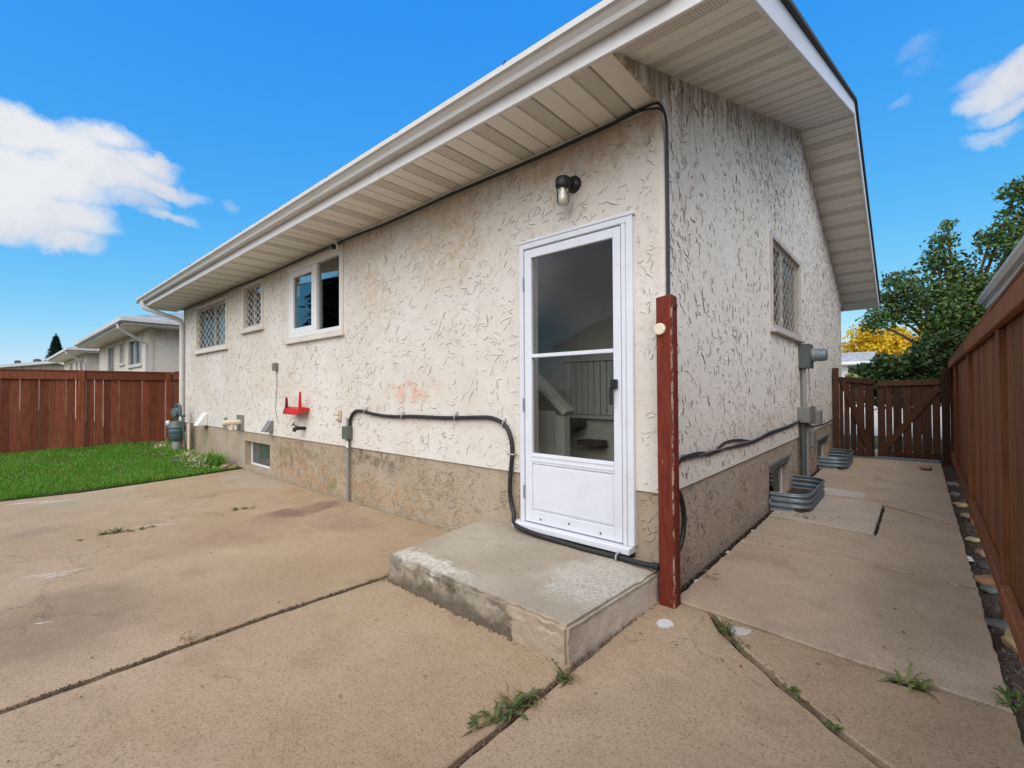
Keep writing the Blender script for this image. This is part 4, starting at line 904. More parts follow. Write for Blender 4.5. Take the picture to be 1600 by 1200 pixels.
rh = thing('hose_hanger', 'bright red metal hose hanger on the rear wall', 'hose hanger', (-4.7, -.08, .95))
mb = MB(); n = 10; sec = [(-.005, .985), (-.04, 1.0), (-.10, 1.003), (-.135, .985), (-.15, .915)]
for (xa, xb) in ((-4.88, -4.52),):
    for (a, b) in zip(sec, sec[1:]): mb.add([(xa-(.10 if False else 0), a[0], a[1]), (xb, a[0], a[1]), (xb, b[0], b[1]), (xa, b[0], b[1]), (xa, a[0]+.004, a[1]-.006), (xb, a[0]+.004, a[1]-.006), (xb, b[0]+.004, b[1]-.006), (xa, b[0]+.004, b[1]-.006)], [(0, 1, 2, 3), (7, 6, 5, 4), (0, 4, 5, 1), (1, 5, 6, 2), (2, 6, 7, 3), (3, 7, 4, 0)])
mb.build('saddle', M['red_metal'], rh)
for (xa, hgt, mk) in ((-4.51, .19, 'red_metal'), (-4.89, .12, 'dark_red')):
    mb = MB(); pl = [(-.004, .955), (-.004, .99), (-.098, 1.008), (-.108, 1.0+hgt), (-.126, 1.005+hgt), (-.138, .99), (-.165, .912), (-.12, .93)]
    mb.prism(pl, xa-.006, xa+.006, 'x'); mb.build('end_plate', M[mk], rh)
fc = thing('garden_tap', 'dark outdoor tap below the red hose hanger', 'tap', (-4.77, -.05, .72))
mb = MB(); mb.tube([(-4.62, -.002, .735), (-4.62, -.06, .74), (-4.63, -.10, .745), (-4.64, -.125, .735), (-4.64, -.13, .70)], [.022, .022, .028, .026, .02], 10); mb.build('spout', M['brass'], fc, smooth=True)
mb = MB(); mb.tube([(-4.63, -.09, .75), (-4.66, -.13, .79)], .008, 8); mb.lathe([(.032, 0), (.034, .008), (.02, .012)], (-4.66, -.13, .79), (-.3, -.6, .6), 8); mb.build('handle', M['brass'], fc, smooth=True)

def hood(mb, x, z, w_, h, d):
    mb.add([(x-w_/2, -.002, z), (x+w_/2, -.002, z), (x+w_/2, -.002, z+h), (x-w_/2, -.002, z+h), (x-w_/2, -d, z), (x+w_/2, -d, z), (x+w_/2, -.03, z+h), (x-w_/2, -.03, z+h)], [(0, 3, 2, 1), (4, 5, 6, 7), (0, 1, 5, 4), (1, 2, 6, 5), (2, 3, 7, 6), (3, 0, 4, 7)])
mb = MB(); hood(mb, -8.62, .585, .22, .22, .17); o = mb.build('vent_hood', M['wplastic'], bevel=.006); tag(o, 'white sloped vent hood next to the gas meter', 'vent', 'vents low on the rear wall')
mb = MB(); hood(mb, -7.50, .60, .06, .17, .05); o = mb.build('vent_hood', M['conduit'], bevel=.004); tag(o, 'narrow grey vent cover between the white hood and the plastic pipe', 'vent', 'vents low on the rear wall')
mb = MB(); hood(mb, -5.66, .64, .14, .15, .12); o = mb.build('vent_hood', M['boxlight'], bevel=.004); tag(o, 'grey metal vent hood below the hanging wire', 'vent', 'vents low on the rear wall')
pv = thing('exhaust_pipe', 'cream plastic exhaust pipe elbow on a square grey plate', 'pipe', (-6.85, -.1, .6))
mb = MB(); mb.box(-7.0, -6.70, -.012, -.002, .59, .83); mb.build('plate', M['boxlight'], pv, bevel=.003)
mb = MB(); mb.tube(smooth_path([(-6.86, -.012, .715), (-6.86, -.16, .715), (-6.86, -.26, .715)]), .043, 14); mb.tube([(-6.86, -.13, .715), (-6.86, -.13, .70), (-6.86, -.13, .605)], .038, 14); mb.build('pipe', M['cream'], pv, smooth=True)

gm = thing('gas_meter', 'grey green gas meter with round regulator beside the white downspout', 'gas meter', (-9.5, -.25, .1))
X, Y = -9.50, -.24
mb = MB(); mb.lathe([(.085, .52), (.13, .535), (.14, .56), (.14, .60), (.13, .62), (.15, .63), (.15, .65), (.13, .67), (.125, .72), (.09, .76)], (X, Y, -.12), (0, 0, 1), 20); mb.lathe([(.07, 0), (.10, .03), (.125, .10), (.13, .16)], (X, Y, .25), (0, 0, 1), 20); mb.build('body', M['gasgreen'], gm, smooth=True)
mb = MB(); mb.lathe([(.02, -.06), (.085, -.05), (.09, -.01), (.10, 0), (.09, .01), (.085, .04), (.03, .05)], (X+.01, Y-.02, .80), (.35, -1, 0), 20); mb.build('regulator', M['gasgreen'], gm, smooth=True)
mb = MB(); mb.lathe([(.05, 0), (.055, .01), (.055, .05), (.045, .055)], (X-.06, Y-.10, .60), (-.3, -1, 0), 16); mb.build('dial', M['wplastic'], gm, smooth=True)
mb = MB(); mb.tube(smooth_path([(X-.04, Y, .66), (X-.05, Y, .84), (X-.03, Y, .94), (X+.06, Y+.02, .95), (X+.11, Y+.03, .90), (X+.12, Y+.03, .76)]), .024, 10); mb.tube([(X-.08, Y, .735), (X+.30, Y+.06, .755)], .016, 8); mb.tube([(X+.16, Y+.05, .74), (X+.16, Y+.1, .1)], .016, 8); mb.tube([(X+.28, Y+.06, .755), (X+.28, Y+.06, .72)], .02, 8); mb.build('pipework', M['gasgreen'], gm, smooth=True)
mb = MB(); mb.lathe([(.075, -.02), (.075, .19), (.07, .22)], (X, Y, .06), (0, 0, 1), 16); mb.build('pedestal', M['conduit'], gm, smooth=True)
mb = MB(); mb.tube([(X+.10, Y+.12, .0), (X+.10, Y+.12, .42), (X+.12, Y+.16, .47)], .022, 10); mb.tube([(X+.22, Y+.14, .0), (X+.22, Y+.14, .60)], .022, 10); mb.build('supply_pipe', M['cream'], gm, smooth=True)

# cables
cb = [(-10.0, 2.862), (-9.0, 2.868), (-7.94, 2.858), (-7.16, 2.866), (-6.21, 2.855), (-5.31, 2.855), (-4.92, 2.862), (-4.22, 2.868), (-3.69, 2.868), (-3.2, 2.862), (-2.87, 2.852), (-2.26, 2.858), (-1.95, 2.866), (-1.66, 2.866), (-1.17, 2.862), (-.87, 2.862), (-.6, 2.866), (-.36, 2.872), (-.18, 2.882)]
for k, dz in enumerate((0., -.014)):
    pth = [(x, -.038-.004*k, z+dz-.004) for x, z in cb]+[(-.10, -.05, 2.872+dz), (-.04, -.055, 2.868+dz*2), (.0, -.045, 2.855+dz*2), (.018, -.012+.004*k, 2.80), (.016, .012+.012*k, 2.70), (.012, .022+.013*k, 2.45), (.011, .024+.013*k, 2.0), (.011, .02+.013*k, 1.6), (.011, .02+.013*k, .9)]
    mb = MB(); mb.tube(smooth_path(pth, 3), .0075, 8); o = mb.build('cable', M['cable'], smooth=True)
    tag(o, 'upper black cable under the eave, turning down behind the red post' if k == 0 else 'lower black cable of the pair under the eave and down the corner', 'cable', 'cables on the house walls')
for k in range(3):
    pth = [(.012+.008*k, -.02, .66+.03*k), (.014, .12, .735+.012*k), (.013, .21, .765+.012*k), (.014, .46, .762+.016*(k == 1)), (.013+.006*k, .77, .742+.012*k), (.012, 1.06, .748+(.045 if k == 1 else .0)), (.013, 1.4, .735+(.05 if k == 1 else .008*k)), (.014+.006*k, 1.89, .725+.012*k), (.013, 2.49, .745+.014*k), (.014, 3.24, .755+.012*k), (.02, 3.7, .77+.012*k), (.03, 4.12, .80+.01*k)]
    mb = MB(); mb.tube(smooth_path(pth, 4), .009 if k < 2 else .007, 8); o = mb.build('cable', M['cable' if k < 2 else 'cable_grey'], smooth=True)
    tag(o, ('lowest black cable from the red post along the side wall', 'black cable with a raised loop above the other side wall cables', 'grey cable lying over the black ones on the side wall')[k], 'cable', 'cables on the house walls')
mb = MB(); mb.tube(smooth_path([(.02, -.03, .62), (.022, .10, .60), (.026, .165, .52), (.026, .195, .42), (.026, .18, .33), (.024, .12, .25), (.02, .0, .22)]), .015, 10); tag(mb.build('cable', M['rubber'], smooth=True), 'thick black cable loop bulging out behind the red post', 'cable', 'cables on the house walls')
mb = MB(); mb.tube(smooth_path([(.02, 4.6, .70), (.012, 5.18, .66), (.012, 6.46, .63), (.012, 7.3, .655), (.012, 7.7, .72), (.012, 7.78, 1.0)]), .008, 8); tag(mb.build('cable', M['cable'], smooth=True), 'thin black cable from the meter towards the gate', 'cable', 'cables on the house walls')

# ================================================================== electric meter and its boxes
em = thing('electric_meter', 'dark grey electric meter box with round glass dial below the side window', 'electric meter', (0, 4.3, 1.5))
mb = MB(); mb.box(.002, .125, 4.14, 4.42, 1.455, 1.76); mb.build('socket_box', M['boxgrey'], em, bevel=.006)
mb = MB(); mb.lathe([(.085, 0), (.09, .01), (.09, .03), (.082, .035)], (.125, 4.28, 1.62), (1, 0, 0), 24); mb.build('ring', M['steel'], em, smooth=True)
mb = MB(); mb.lathe([(.078, .0), (.08, .07), (.076, .115), (.06, .13), (.02, .135)], (.158, 4.28, 1.62), (1, 0, 0), 24); mb.build('glass_cover', M['galv'], em, smooth=True)
mb = MB(); mb.tube([(.04, 4.24, 1.455), (.04, 4.24, .96)], .026, 12); mb.tube(smooth_path([(.085, 4.30, 1.455), (.09, 4.33, 1.3), (.085, 4.33, 1.1), (.06, 4.3, .97)]), .006, 6); mb.build('conduit', M['conduit'], em, smooth=True)
bxg = thing('service_box', 'light grey square service box in the middle of the electrical riser', 'junction box', (0, 4.1, .78), 'electrical boxes on the side wall')
mb = MB(); mb.box(.002, .14, 4.02, 4.34, .775, .965); mb.build('box', M['boxlight'], bxg, bevel=.005)
mb = MB(); mb.box(.1405, .147, 4.01, 4.35, .765, .975); mb.build('lid', M['boxlight'], bxg, bevel=.003)
mb = MB(); mb.box(.002, .15, 4.70, 4.94, .72, .90); tag(mb.build('service_box', M['boxlight'], bevel=.006), 'smaller grey box just beyond the square service box', 'junction box', 'electrical boxes on the side wall')
mb = MB(); mb.box(.002, .11, 4.46, 4.70, .42, .655); tag(mb.build('service_box', M['boxlight'], bevel=.02), 'lowest grey box with rounded corners beside the riser pipe', 'junction box', 'electrical boxes on the side wall')
rp = thing('riser_pipe', 'pair of dark grey riser pipes running from the boxes into the ground', 'pipe', (0.03, 4.2, 0))
mb = MB(); mb.tube([(.045, 4.12, .775), (.045, 4.12, -.05)], .036, 12); mb.build('pipe', M['boxgrey'], rp, smooth=True)
mb = MB(); mb.tube([(.05, 4.30, .765), (.05, 4.30, -.05)], .03, 12); mb.build('pipe', M['conduit'], rp, smooth=True)

# window wells
def well(name, y0, y1, dep, label):
    t = thing(name, label, 'window well', (0, (y0+y1)/2, 0), 'window wells along the path')
    r_ = .16; path = [(.004, y0), (dep-r_, y0)]+[(dep-r_+r_*math.sin(a), y0+r_-r_*math.cos(a)) for a in np.linspace(.2, math.pi/2, 6)]+[(dep, y1-r_)]+[(dep-r_+r_*math.cos(a), y1-r_+r_*math.sin(a)) for a in np.linspace(.2, math.pi/2, 6)]+[(.004, y1)]
    n = len(path); nrm = []
    for i in range(n):
        a, b = path[max(i-1, 0)], path[min(i+1, n-1)]; d = Vector((b[0]-a[0], b[1]-a[1])).normalized(); nrm.append((d.y, -d.x))
    prof = [(-.05, 0.)]+[(-.02+.19*k/24, .011*math.sin(k/24*3.5*2*math.pi)) for k in range(25)]
    mb = MB()
    for z, off in prof: mb.v += [(p[0]+q[0]*off, p[1]+q[1]*off, z) for p, q in zip(path, nrm)]
    for j in range(len(prof)-1):
        for i in range(n-1): mb.f.append((j*n+i, j*n+i+1, (j+1)*n+i+1, (j+1)*n+i)); mb.m.append(0)
    mb.build('corrugated_wall', M['galv'], t, smooth=True, recalc=False)
    mb = MB(); mb.tube([(p[0], p[1], .172) for p in path], .009, 8); mb.build('rim', M['galv'], t, smooth=True)
    mb = MB(); mb.prism([(.003, y0+.015), (dep-.06, y0+.015), (dep-.015, y0+.1), (dep-.015, y1-.1), (dep-.06, y1-.015), (.003, y1-.015)], .002, .03); mb.build('gravel_fill', M['soil'], t)
well('window_well', 2.52, 3.66, .33, 'nearer galvanised corrugated window well against the side wall')
well('window_well', 5.62, 6.80, .34, 'farther galvanised corrugated window well by the gate')

# ================================================================== FENCES AND GATES
def board_proto(name, w_, t_, h, m_):
    mb = MB(); mb.box(-t_/2, t_/2, -w_/2, w_/2, 0, h); return mb, m_
def fence_boards(parent, src, items):
    """items: (x, y, z, rotz, widthscale, heightscale)"""
    for i, (x, y, z, rz, ws, hs) in enumerate(items):
        o = src if i == 0 else src.copy(); 
        if i: col.objects.link(o)
        o.rotation_euler = (rng.uniform(-.002, .002), 0, rz); o.scale = (1, ws, hs); place(o, (x, y, z), parent)
def new_board(w_, t_, h, m_):
    mb = MB(); mb.box(-t_/2, t_/2, -w_/2, w_/2, 0, h); return mb.build('fence_board', M[m_], bevel=.003)
# left fence, plane x = -11
lf = thing('board_fence', 'long red-brown board fence behind the lawn at the left edge', 'fence', (-11, -2.5, .05), 'board fences')
FX = -11.0
gaps = [-.11, -.26, -.38, -.50, -.63, -.75, -.87, -.99, -1.11, -1.24, -1.36, -1.51, -1.64, -1.76, -1.87, -2.0, -2.11, -2.24, -2.36]
while gaps[-1] > -5.2: gaps.append(gaps[-1]-.122)
items = []
for a, b in zip(gaps, gaps[1:]):
    wd = a-b; items.append((FX-.03, (a+b)/2, .07+rng.uniform(0, .02), rng.uniform(-.01, .01), (wd-rng.choice([.001, .002, .003, .003, .004, .005, .010]))/.12, 1.))
fence_boards(lf, new_board(.12, .02, 1.47, 'wood_red'), items)
for y0, y1 in ((-1.385, -.10), (-3.80, -1.475), (-5.2, -3.89)):
    for z0, z1, d0, d1 in ((1.445, 1.595, -.018, .02), (.10, .19, -.018, .018)):
        if z0 < 1: 
            continue
        mb = MB(); mb.box(FX+d0, FX+d1, y0, y1, z0, z1); mb.build('rail', M['wood_red'], lf, bevel=.004)
for y in (-.055, -1.43, -3.845):
    mb = MB(); mb.box(FX-.05, FX+.045, y-.045, y+.045, 0, 1.60); mb.build('fence_post', M['wood_red'], lf, bevel=.005)
mb = MB(); mb.box(FX-.05, FX+.03, -5.2, 0, 1.5965, 1.625); mb.build('cap_rail', M['wood_red'], lf, bevel=.004)
sf_ = thing('board_fence', 'short red-brown fence piece between the long fence and the white downspout', 'fence', (-10.55, .05, .05), 'board fences')
items = [(-11.40+.122*i, .06, .07, math.pi/2, 1.0, 1.0) for i in range(11)]
fence_boards(sf_, new_board(.12, .02, 1.47, 'wood_red'), items)
mb = MB(); mb.box(-11.40, -10.12, .015, .048, 1.445, 1.60); mb.build('rail', M['wood_red'], sf_, bevel=.004)
mb = MB(); mb.box(-10.94, -10.12, .0, .08, 1.602, 1.63); mb.build('cap_rail', M['wood_red'], sf_, bevel=.004)
# right fence
def XF(y): return 1.40+.017*y
rf = thing('board_fence', 'tall brown board fence along the right side of the path', 'fence', (1.5, 2, 0), 'board fences')
RA = -math.atan(.017); items = []; y = -5.0
while y < 7.55:
    wd = rng.choice([.138, .14, .142]); items.append((XF(y)+.046+rng.uniform(-.002, .002), y+wd/2, .06, RA+rng.uniform(-.012, .012), (wd-.005)/.14, 1.)); y += wd
fence_boards(rf, new_board(.14, .018, 1.50, 'wood_brown'), items)
posts = [-3.9, -1.5, .875, 3.25, 5.75, 7.42]
for y in posts:
    mb = MB(); x = XF(y); mb.box(x+.004, x+.092, y-.045, y+.045, -.1, 1.505); mb.build('fence_post', M['wood_brown'], rf, bevel=.005)
for a, b in zip(posts, posts[1:]):
    a2, b2 = a+.047, b-.047
    mb = MB(); sag = rng.uniform(-.015, .01); mb.obox((XF(a2)+.015, a2, .155), (XF(b2)+.015, b2, .155+sag), .042, .085); mb.build('rail', M['wood_brown'], rf, bevel=.005)
    mb = MB(); mb.obox((XF(a)+.002, a+.003, 1.556), (XF(b)+.002, b-.003, 1.556), .036, .098); mb.build('rail', M['wood_brown'], rf, bevel=.004)
    mb = MB(); mb.obox((XF(a)+.055, a+.003, 1.618), (XF(b)+.055, b-.003, 1.618), .145, .022); mb.build('cap_rail', M['wood_brown'], rf, bevel=.005)
# gate leaves
def gate(label, x0, x1, zl, zr, zb, gaps_, brace):
    t = thing('garden_gate', label, 'gate', ((x0+x1)/2, 7.3, zb), 'garden gate leaves')
    def zt(x): return zl+(zr-zl)*(x-x0)/(x1-x0)
    src = None; E_ = [x0]+gaps_+[x1]
    for a, b in zip(E_, E_[1:]):
        gp = rng.choice([.005, .008, .012]); w_ = b-a-gp; h = zt((a+b)/2)-zb-.01
        if src is None:
            mb = MB(); mb.box(-.06, .06, -.01, .01, 0, 1.25); src = mb.build('gate_board', M['wood_dark'], bevel=.003); o = src
        else: o = src.copy(); col.objects.link(o)
        o.scale = (w_/.12, 1, h/1.25); place(o, ((a+b)/2, 7.315, zb), t)
    mb = MB(); mb.obox((x0, 7.285, zt(x0)-.045), (x1, 7.285, zt(x1)-.045), .036, .09); mb.build('rail', M['wood_dark'], t, bevel=.004)
    mb = MB(); mb.obox((x0, 7.285, zb+.055), (x1, 7.285, zb+.055), .034, .085); mb.build('rail', M['wood_dark'], t, bevel=.004)
    mb = MB(); mb.obox(brace[0], brace[1], .03, .09, (0, 0, 1)); mb.build('brace', M['wood_dark'], t, bevel=.004)
    return t
gate('narrow left gate leaf beside the house wall', .105, .588, 1.40, 1.355, .03, [.165, .255, .345, .46], ((.17, 7.288, 1.30), (.53, 7.288, .12)))
gl_ = gate('wide right gate leaf beside the tall fence', .630, 1.415, 1.315, 1.335, .05, [.735, .83, .95, 1.07, 1.19, 1.31], ((.68, 7.288, .12), (1.40, 7.288, 1.22)))
mb = MB(); mb.box(.012, .098, 7.27, 7.36, -.05, 1.56); tag(mb.build('gate_post', M['wood_dark'], bevel=.005), 'dark wooden gate post standing against the house wall', 'post', 'gate posts')
mb = MB(); mb.box(1.425, 1.52, 7.25, 7.345, -.05, 1.50); tag(mb.build('gate_post', M['wood_dark'], bevel=.005), 'dark wooden gate post in the corner of gate and tall fence', 'post', 'gate posts')
mb = MB(); mb.tube([(.575, 7.26, .02), (.575, 7.26, .36)], .007, 8); mb.tube([(.575, 7.26, .36), (.60, 7.24, .36)], .007, 8); tag(mb.build('drop_bolt', M['brass'], smooth=True), 'dark drop bolt at the foot of the left gate leaf', 'bolt')

# ================================================================== STONES AND LITTER
def stone(pos, r, m_, label, sq=(1, .8, .65), seed=1, grp='stones in the strip by the fence'):
    bm = bmesh.new(); bmesh.ops.create_icosphere(bm, subdivisions=3, radius=1); off = Vector((seed*3.1, seed*1.7, seed*2.3))
    for v in bm.verts:
        d = 1+.30*mnoise.fractal(v.co*1.1+off, 1., 2., 4)+.05*mnoise.noise(v.co*4+off); v.co = Vector((v.co.x*sq[0], v.co.y*sq[1], v.co.z*sq[2]))*d*r
    me = bpy.data.meshes.new('stone'); bm.to_mesh(me); bm.free(); me.materials.append(M[m_]); me.polygons.foreach_set('use_smooth', [True]*len(me.polygons))
    o = bpy.data.objects.new('stone', me); col.objects.link(o); o.rotation_euler = (0, 0, seed*1.3); place(o, (pos[0], pos[1], pos[2]+r*sq[2]*.6)); tag(o, label, 'stone', grp); return o
stone((1.215, 6.42, 0), .075, 'stone_pink', 'pinkish rock lying on the path in front of the gate', (1.25, .9, .72), 1, 'stones in the strip by the fence')
stone((1.435, 1.50, -.03), .052, 'stone_orange', 'orange-brown rounded stone under the fence post', (1.15, 1.5, .75), 3)
stone((1.42, 1.36, -.03), .035, 'stone_green', 'greenish grey stone right before the orange one', (1, 1.4, .7), 4)
stone((1.45, .60, -.03), .058, 'stone_yellow', 'big yellow-tan stone tucked under the bottom rail', (1, 1.3, .85), 5)
stone((1.41, .80, -.03), .05, 'stone_dark', 'dark grey stone just behind the yellow-tan one', (.9, 1.7, .5), 6)
stone((1.43, 2.60, -.03), .036, 'stone_tan', 'flat pale tan stone at the middle of the strip', (1.3, 1.2, .5), 7)
stone((1.47, 2.18, -.03), .045, 'stone_pink', 'dull pink stone between the pale tan and dark ones', (1, 1.2, .7), 8)
stone((1.46, 1.86, -.03), .05, 'stone_dark', 'blackish stone beside the scrap of white paper', (1, 1.3, .7), 9)
stone((1.43, 4.62, -.03), .04, 'stone_grey', 'far grey stone in the strip near the gate', (1, 1.3, .7), 10)
stone((1.45, 4.02, -.03), .045, 'stone_tan', 'tan stone in the far half of the strip', (1, 1.5, .6), 11)
stone((1.45, 3.50, -.03), .04, 'stone_pink', 'small reddish stone at the foot of the second fence post', (1, 1.4, .6), 12)
stone((1.44, 5.35, -.03), .05, 'stone_grey', 'grey stone at the far end of the strip', (1, 1.3, .6), 13)
r_ = random.Random(4)
mb = MB()
for i in range(900):
    y = r_.uniform(-.4, 7.2); x = XF(y)-.04+r_.uniform(0, .13); s = r_.uniform(.004, .012); z = -.022
    p = [(x+r_.uniform(-s, s)*1.3, y+r_.uniform(-s, s)*1.3, z+r_.uniform(-s, s)) for _ in range(4)]
    p[3] = (x, y, z+s*1.4); mb.add(p, [(0, 1, 2), (0, 1, 3), (1, 2, 3), (2, 0, 3)])
tag(mb.build('gravel', M['stone_dark']), 'loose fine gravel on the soil strip by the tall fence', 'gravel', kind='stuff')
mb = MB(); mb.add([(1.365, 1.93, -.018), (1.395, 1.95, -.02), (1.385, 2.02, -.012), (1.36, 2.0, .0), (1.365, 1.93, -.016), (1.395, 1.95, -.018), (1.385, 2.02, -.010), (1.36, 2.0, .002)], [(0, 1, 2, 3), (7, 6, 5, 4), (0, 4, 5, 1), (1, 5, 6, 2), (2, 6, 7, 3), (3, 7, 4, 0)])
tag(mb.build('paper_scrap', M['trash']), 'scrap of white paper at the edge of the path', 'litter')

# ================================================================== WEEDS
def leaf(mb, base, d, L, wd, lift, curl, lobes=0, r_=random):
    """one leaf: bent strip of quads, pointed, optionally toothed"""
    d = Vector((d[0], d[1], 0)).normalized(); s = Vector((-d.y, d.x, 0)); n = 5 if not lobes else 9; pts = []
    for i in range(n+1):
        t = i/n; w_ = wd*math.sin(math.pi*min(1, .12+t*.88))**.8
        if lobes and i % 2: w_ *= .5
        z = lift*math.sin(t*math.pi*.62)-curl*t*t; p = Vector(base)+d*L*t+Vector((0, 0, max(z, .002))); pts.append((p-s*w_, p+Vector((0, 0, -.12*w_)), p+s*w_))
    b = len(mb.v)
    for a in pts: mb.v += [tuple(q) for q in a]
    for i in range(n):
        k = b+3*i; mb.f += [(k, k+1, k+4, k+3), (k+1, k+2, k+5, k+4)]; mb.m += [0, 0]
def weed(pts, n, L, wd, m_, label, seed, lobes=0, up_=.5, name='weed', grp='weeds in the patio joints', cat='weed', spread=.015):
    r_ = random.Random(seed); mb = MB()
    for (x, y, sc_) in pts:
        for i in range(max(3, int(n*sc_))):
            a = r_.uniform(0, 2*math.pi); l = L*sc_*r_.uniform(.5, 1.15)
            if r_.random() < .3 and name == 'weed':       # dry stems and blades among the green
                k0 = len(mb.f); leaf(mb, (x+r_.uniform(-spread, spread)*1.6, y+r_.uniform(-spread, spread)*1.6, -.004), (math.cos(a), math.sin(a)), l*1.1, wd*.28, l*r_.uniform(.1, .8), l*.3, 0, r_); mb.m[k0:] = [1]*(len(mb.f)-k0); continue
            leaf(mb, (x+r_.uniform(-spread, spread), y+r_.uniform(-spread, spread), -.004 if name == 'weed' else r_.uniform(0, .05)), (math.cos(a), math.sin(a)), l*r_.uniform(.6, 1), wd*sc_*r_.uniform(.7, 1.2), l*up_*r_.uniform(.3, 1.2), l*.35*r_.uniform(0, 1), lobes, r_)
    return tag(mb.build(name, [M[m_], M['dry_leaf']], recalc=False), label, cat, grp)
weed([(-.06, -1.30, 1.), (-.085, -1.38, .9), (-.05, -1.22, .8), (-.035, -1.17, .5), (-.10, -1.44, .7)], 22, .10, .011, 'weed_leaf', 'largest weed clump in the joint at the bottom of the photo', 1, 3, .55)
weed([(-.022, -1.02, 1.), (-.005, -1.03, .7)], 26, .065, .008, 'weed_leaf', 'weed tuft just below the front corner of the step', 2, 3, .6)
weed([(.335, -.155, .8), (.37, -.20, 1.), (.40, -.235, 1.), (.43, -.26, .8), (.47, -.30, .6)], 26, .065, .0035, 'weed_leaf', 'feathery weed clump at the top of the cracked slab', 3, 0, .9)
weed([(.50, -.335, .7), (.525, -.365, .6)], 14, .04, .005, 'weed_leaf', 'small weed in the crack between feathery clump and leafy weed', 4, 3, .6)
weed([(.705, -.49, 1.), (.73, -.52, .6)], 14, .045, .008, 'dandelion', 'bright leafy weed midway down the long crack', 5, 3, .55)
weed([(.86, -.61, 1.)], 12, .04, .009, 'dandelion', 'little round weed at the bottom end of the crack', 6, 0, .55)
weed([(1.05, -.150, 1.), (1.085, -.142, .9)], 11, .13, .013, 'dandelion', 'fresh dandelion growing from the hole in the path joint', 7, 4, .5)
weed([(-4.0, -1.80, .8), (-4.03, -1.88, 1.), (-4.05, -1.95, 1.), (-3.99, -1.72, .8), (-4.0, -1.64, .7)], 24, .075, .006, 'weed_leaf', 'weed clump in the middle of the big patio slab', 8, 0, .6)
weed([(-3.99, -2.10, 1.)], 16, .045, .006, 'weed_leaf', 'tiny weed left of the clump on the big slab', 9, 0, .6)
weed([(-4.08, -.95, 1.), (-4.05, -.88, .9), (-4.02, -.82, .7)], 18, .07, .006, 'weed_leaf', 'weed beside the purple stain on the patio', 10, 0, .6)
weed([(-5.5, -1.42, 1.), (-5.48, -1.36, .7)], 10, .05, .005, 'weed_leaf', 'faint weed in a hairline crack near the lawn', 11, 0, .3)
weed([(-1.51, -1.02, .6), (-1.46, -.955, .7)], 12, .035, .005, 'weed_leaf', 'small weed at the left front corner of the step', 12, 0, .5)
weed([(-1.515, -1.20, .7), (-1.52, -1.23, .6)], 10, .03, .004, 'weed_leaf', 'sprig in the upper end of the long patio joint', 13, 0, .6)
weed([(-1.525, -1.68, .8), (-1.53, -1.62, .6)], 12, .032, .004, 'weed_leaf', 'sprig halfway along the long patio joint', 14, 0, .6)
weed([(1.345, .02, 1.), (1.335, -.05, 1.), (1.385, .0, 1.), (1.40, .07, .9)], 12, .065, .006, 'dandelion', 'yellowing weeds at the near right edge of the path', 15, 2, .6)
weed([(1.20, 1.30, .8)], 8, .03, .005, 'weed_leaf', 'dry sprig in the second path joint near the fence', 16, 0, .4)
weed([(.10, .40, 1.)], 9, .05, .007, 'dry_leaf', 'dry brown leaves on the path near the side wall', 17, 3, .3, 'dry_leaves', 'dry leaves on the ground', 'leaves', .03)
weed([(.30, 2.36, 1.), (.38, 2.34, .8)], 8, .07, .009, 'dry_leaf', 'dry brown leaves in front of the nearer window well', 18, 3, .3, 'dry_leaves', 'dry leaves on the ground', 'leaves', .06)
weed([(.74, 5.05, 1.), (.70, 4.98, .7)], 8, .06, .009, 'dry_leaf', 'dry leaves on the path before the gate', 19, 3, .3, 'dry_leaves', 'dry leaves on the ground', 'leaves', .05)
weed([(-1.53, -1.98, 1.), (-1.50, -1.93, .6)], 7, .05, .007, 'dry_leaf', 'dry reddish leaf caught in the long patio joint', 20, 2, .4, 'dry_leaves', 'dry leaves on the ground', 'leaves', .02)
# debris in the joints
mb = MB(); r_ = random.Random(8)
def debris(a, b, n, w_=.012):
    for i in range(n):
        t = r_.random(); x = a[0]+(b[0]-a[0])*t+r_.gauss(0, w_*.45); y = a[1]+(b[1]-a[1])*t+r_.gauss(0, w_*.45); s = r_.uniform(.003, .008); z = r_.uniform(-.008, .002)
        mb.add([(x-s, y-s*.5, z), (x+s, y-s*.7, z), (x+s*.2, y+s, z), (x, y, z+s)], [(0, 1, 2), (0, 1, 3), (1, 2, 3), (2, 0, 3)])
debris((-1.49, -.95), (-1.525, -1.6), 260); debris((-1.525, -1.6), (-1.515, -2.6), 300); debris((-.036, -.95), (-.03, -1.6), 120); debris((.25, -.05), (.85, -.62), 160, .008); debris((.02, 1.40), (1.36, 1.27), 120, .008); debris((.02, 0), (.02, 2.5), 160, .012); debris((-.05, -.95), (0, -.1), 90, .01); debris((-1.4, -.945), (-.06, -.95), 90, .008)
tag(mb.build('joint_debris', M['crumbs']), 'dark soil crumbs lying in the patio joints', 'debris', kind='stuff')

mb = MB(); r_ = random.Random(77)
for i in range(150):                                # grit, seeds and leaf bits blown over the slabs
    if i < 90: x, y = r_.uniform(.06, 1.33), r_.uniform(-1.2, 6.8)
    else: x, y = r_.uniform(-5.5, 0), r_.uniform(-2.6, -1.0)
    s = r_.uniform(.003, .011); a = r_.uniform(0, 6.28); c_, s_ = math.cos(a)*s, math.sin(a)*s
    mb.add([(x-c_, y-s_, .005), (x+s_*.5, y-c_*.5, .006+s*.25), (x+c_, y+s_, .005), (x-s_*.4, y+c_*.4, .006+s*.4)], [(0, 1, 2, 3)])
tag(mb.build('leaf_litter', M['dry_leaf'], recalc=False), 'tiny dry leaf bits and grit scattered over the slabs', 'leaf litter', kind='stuff')
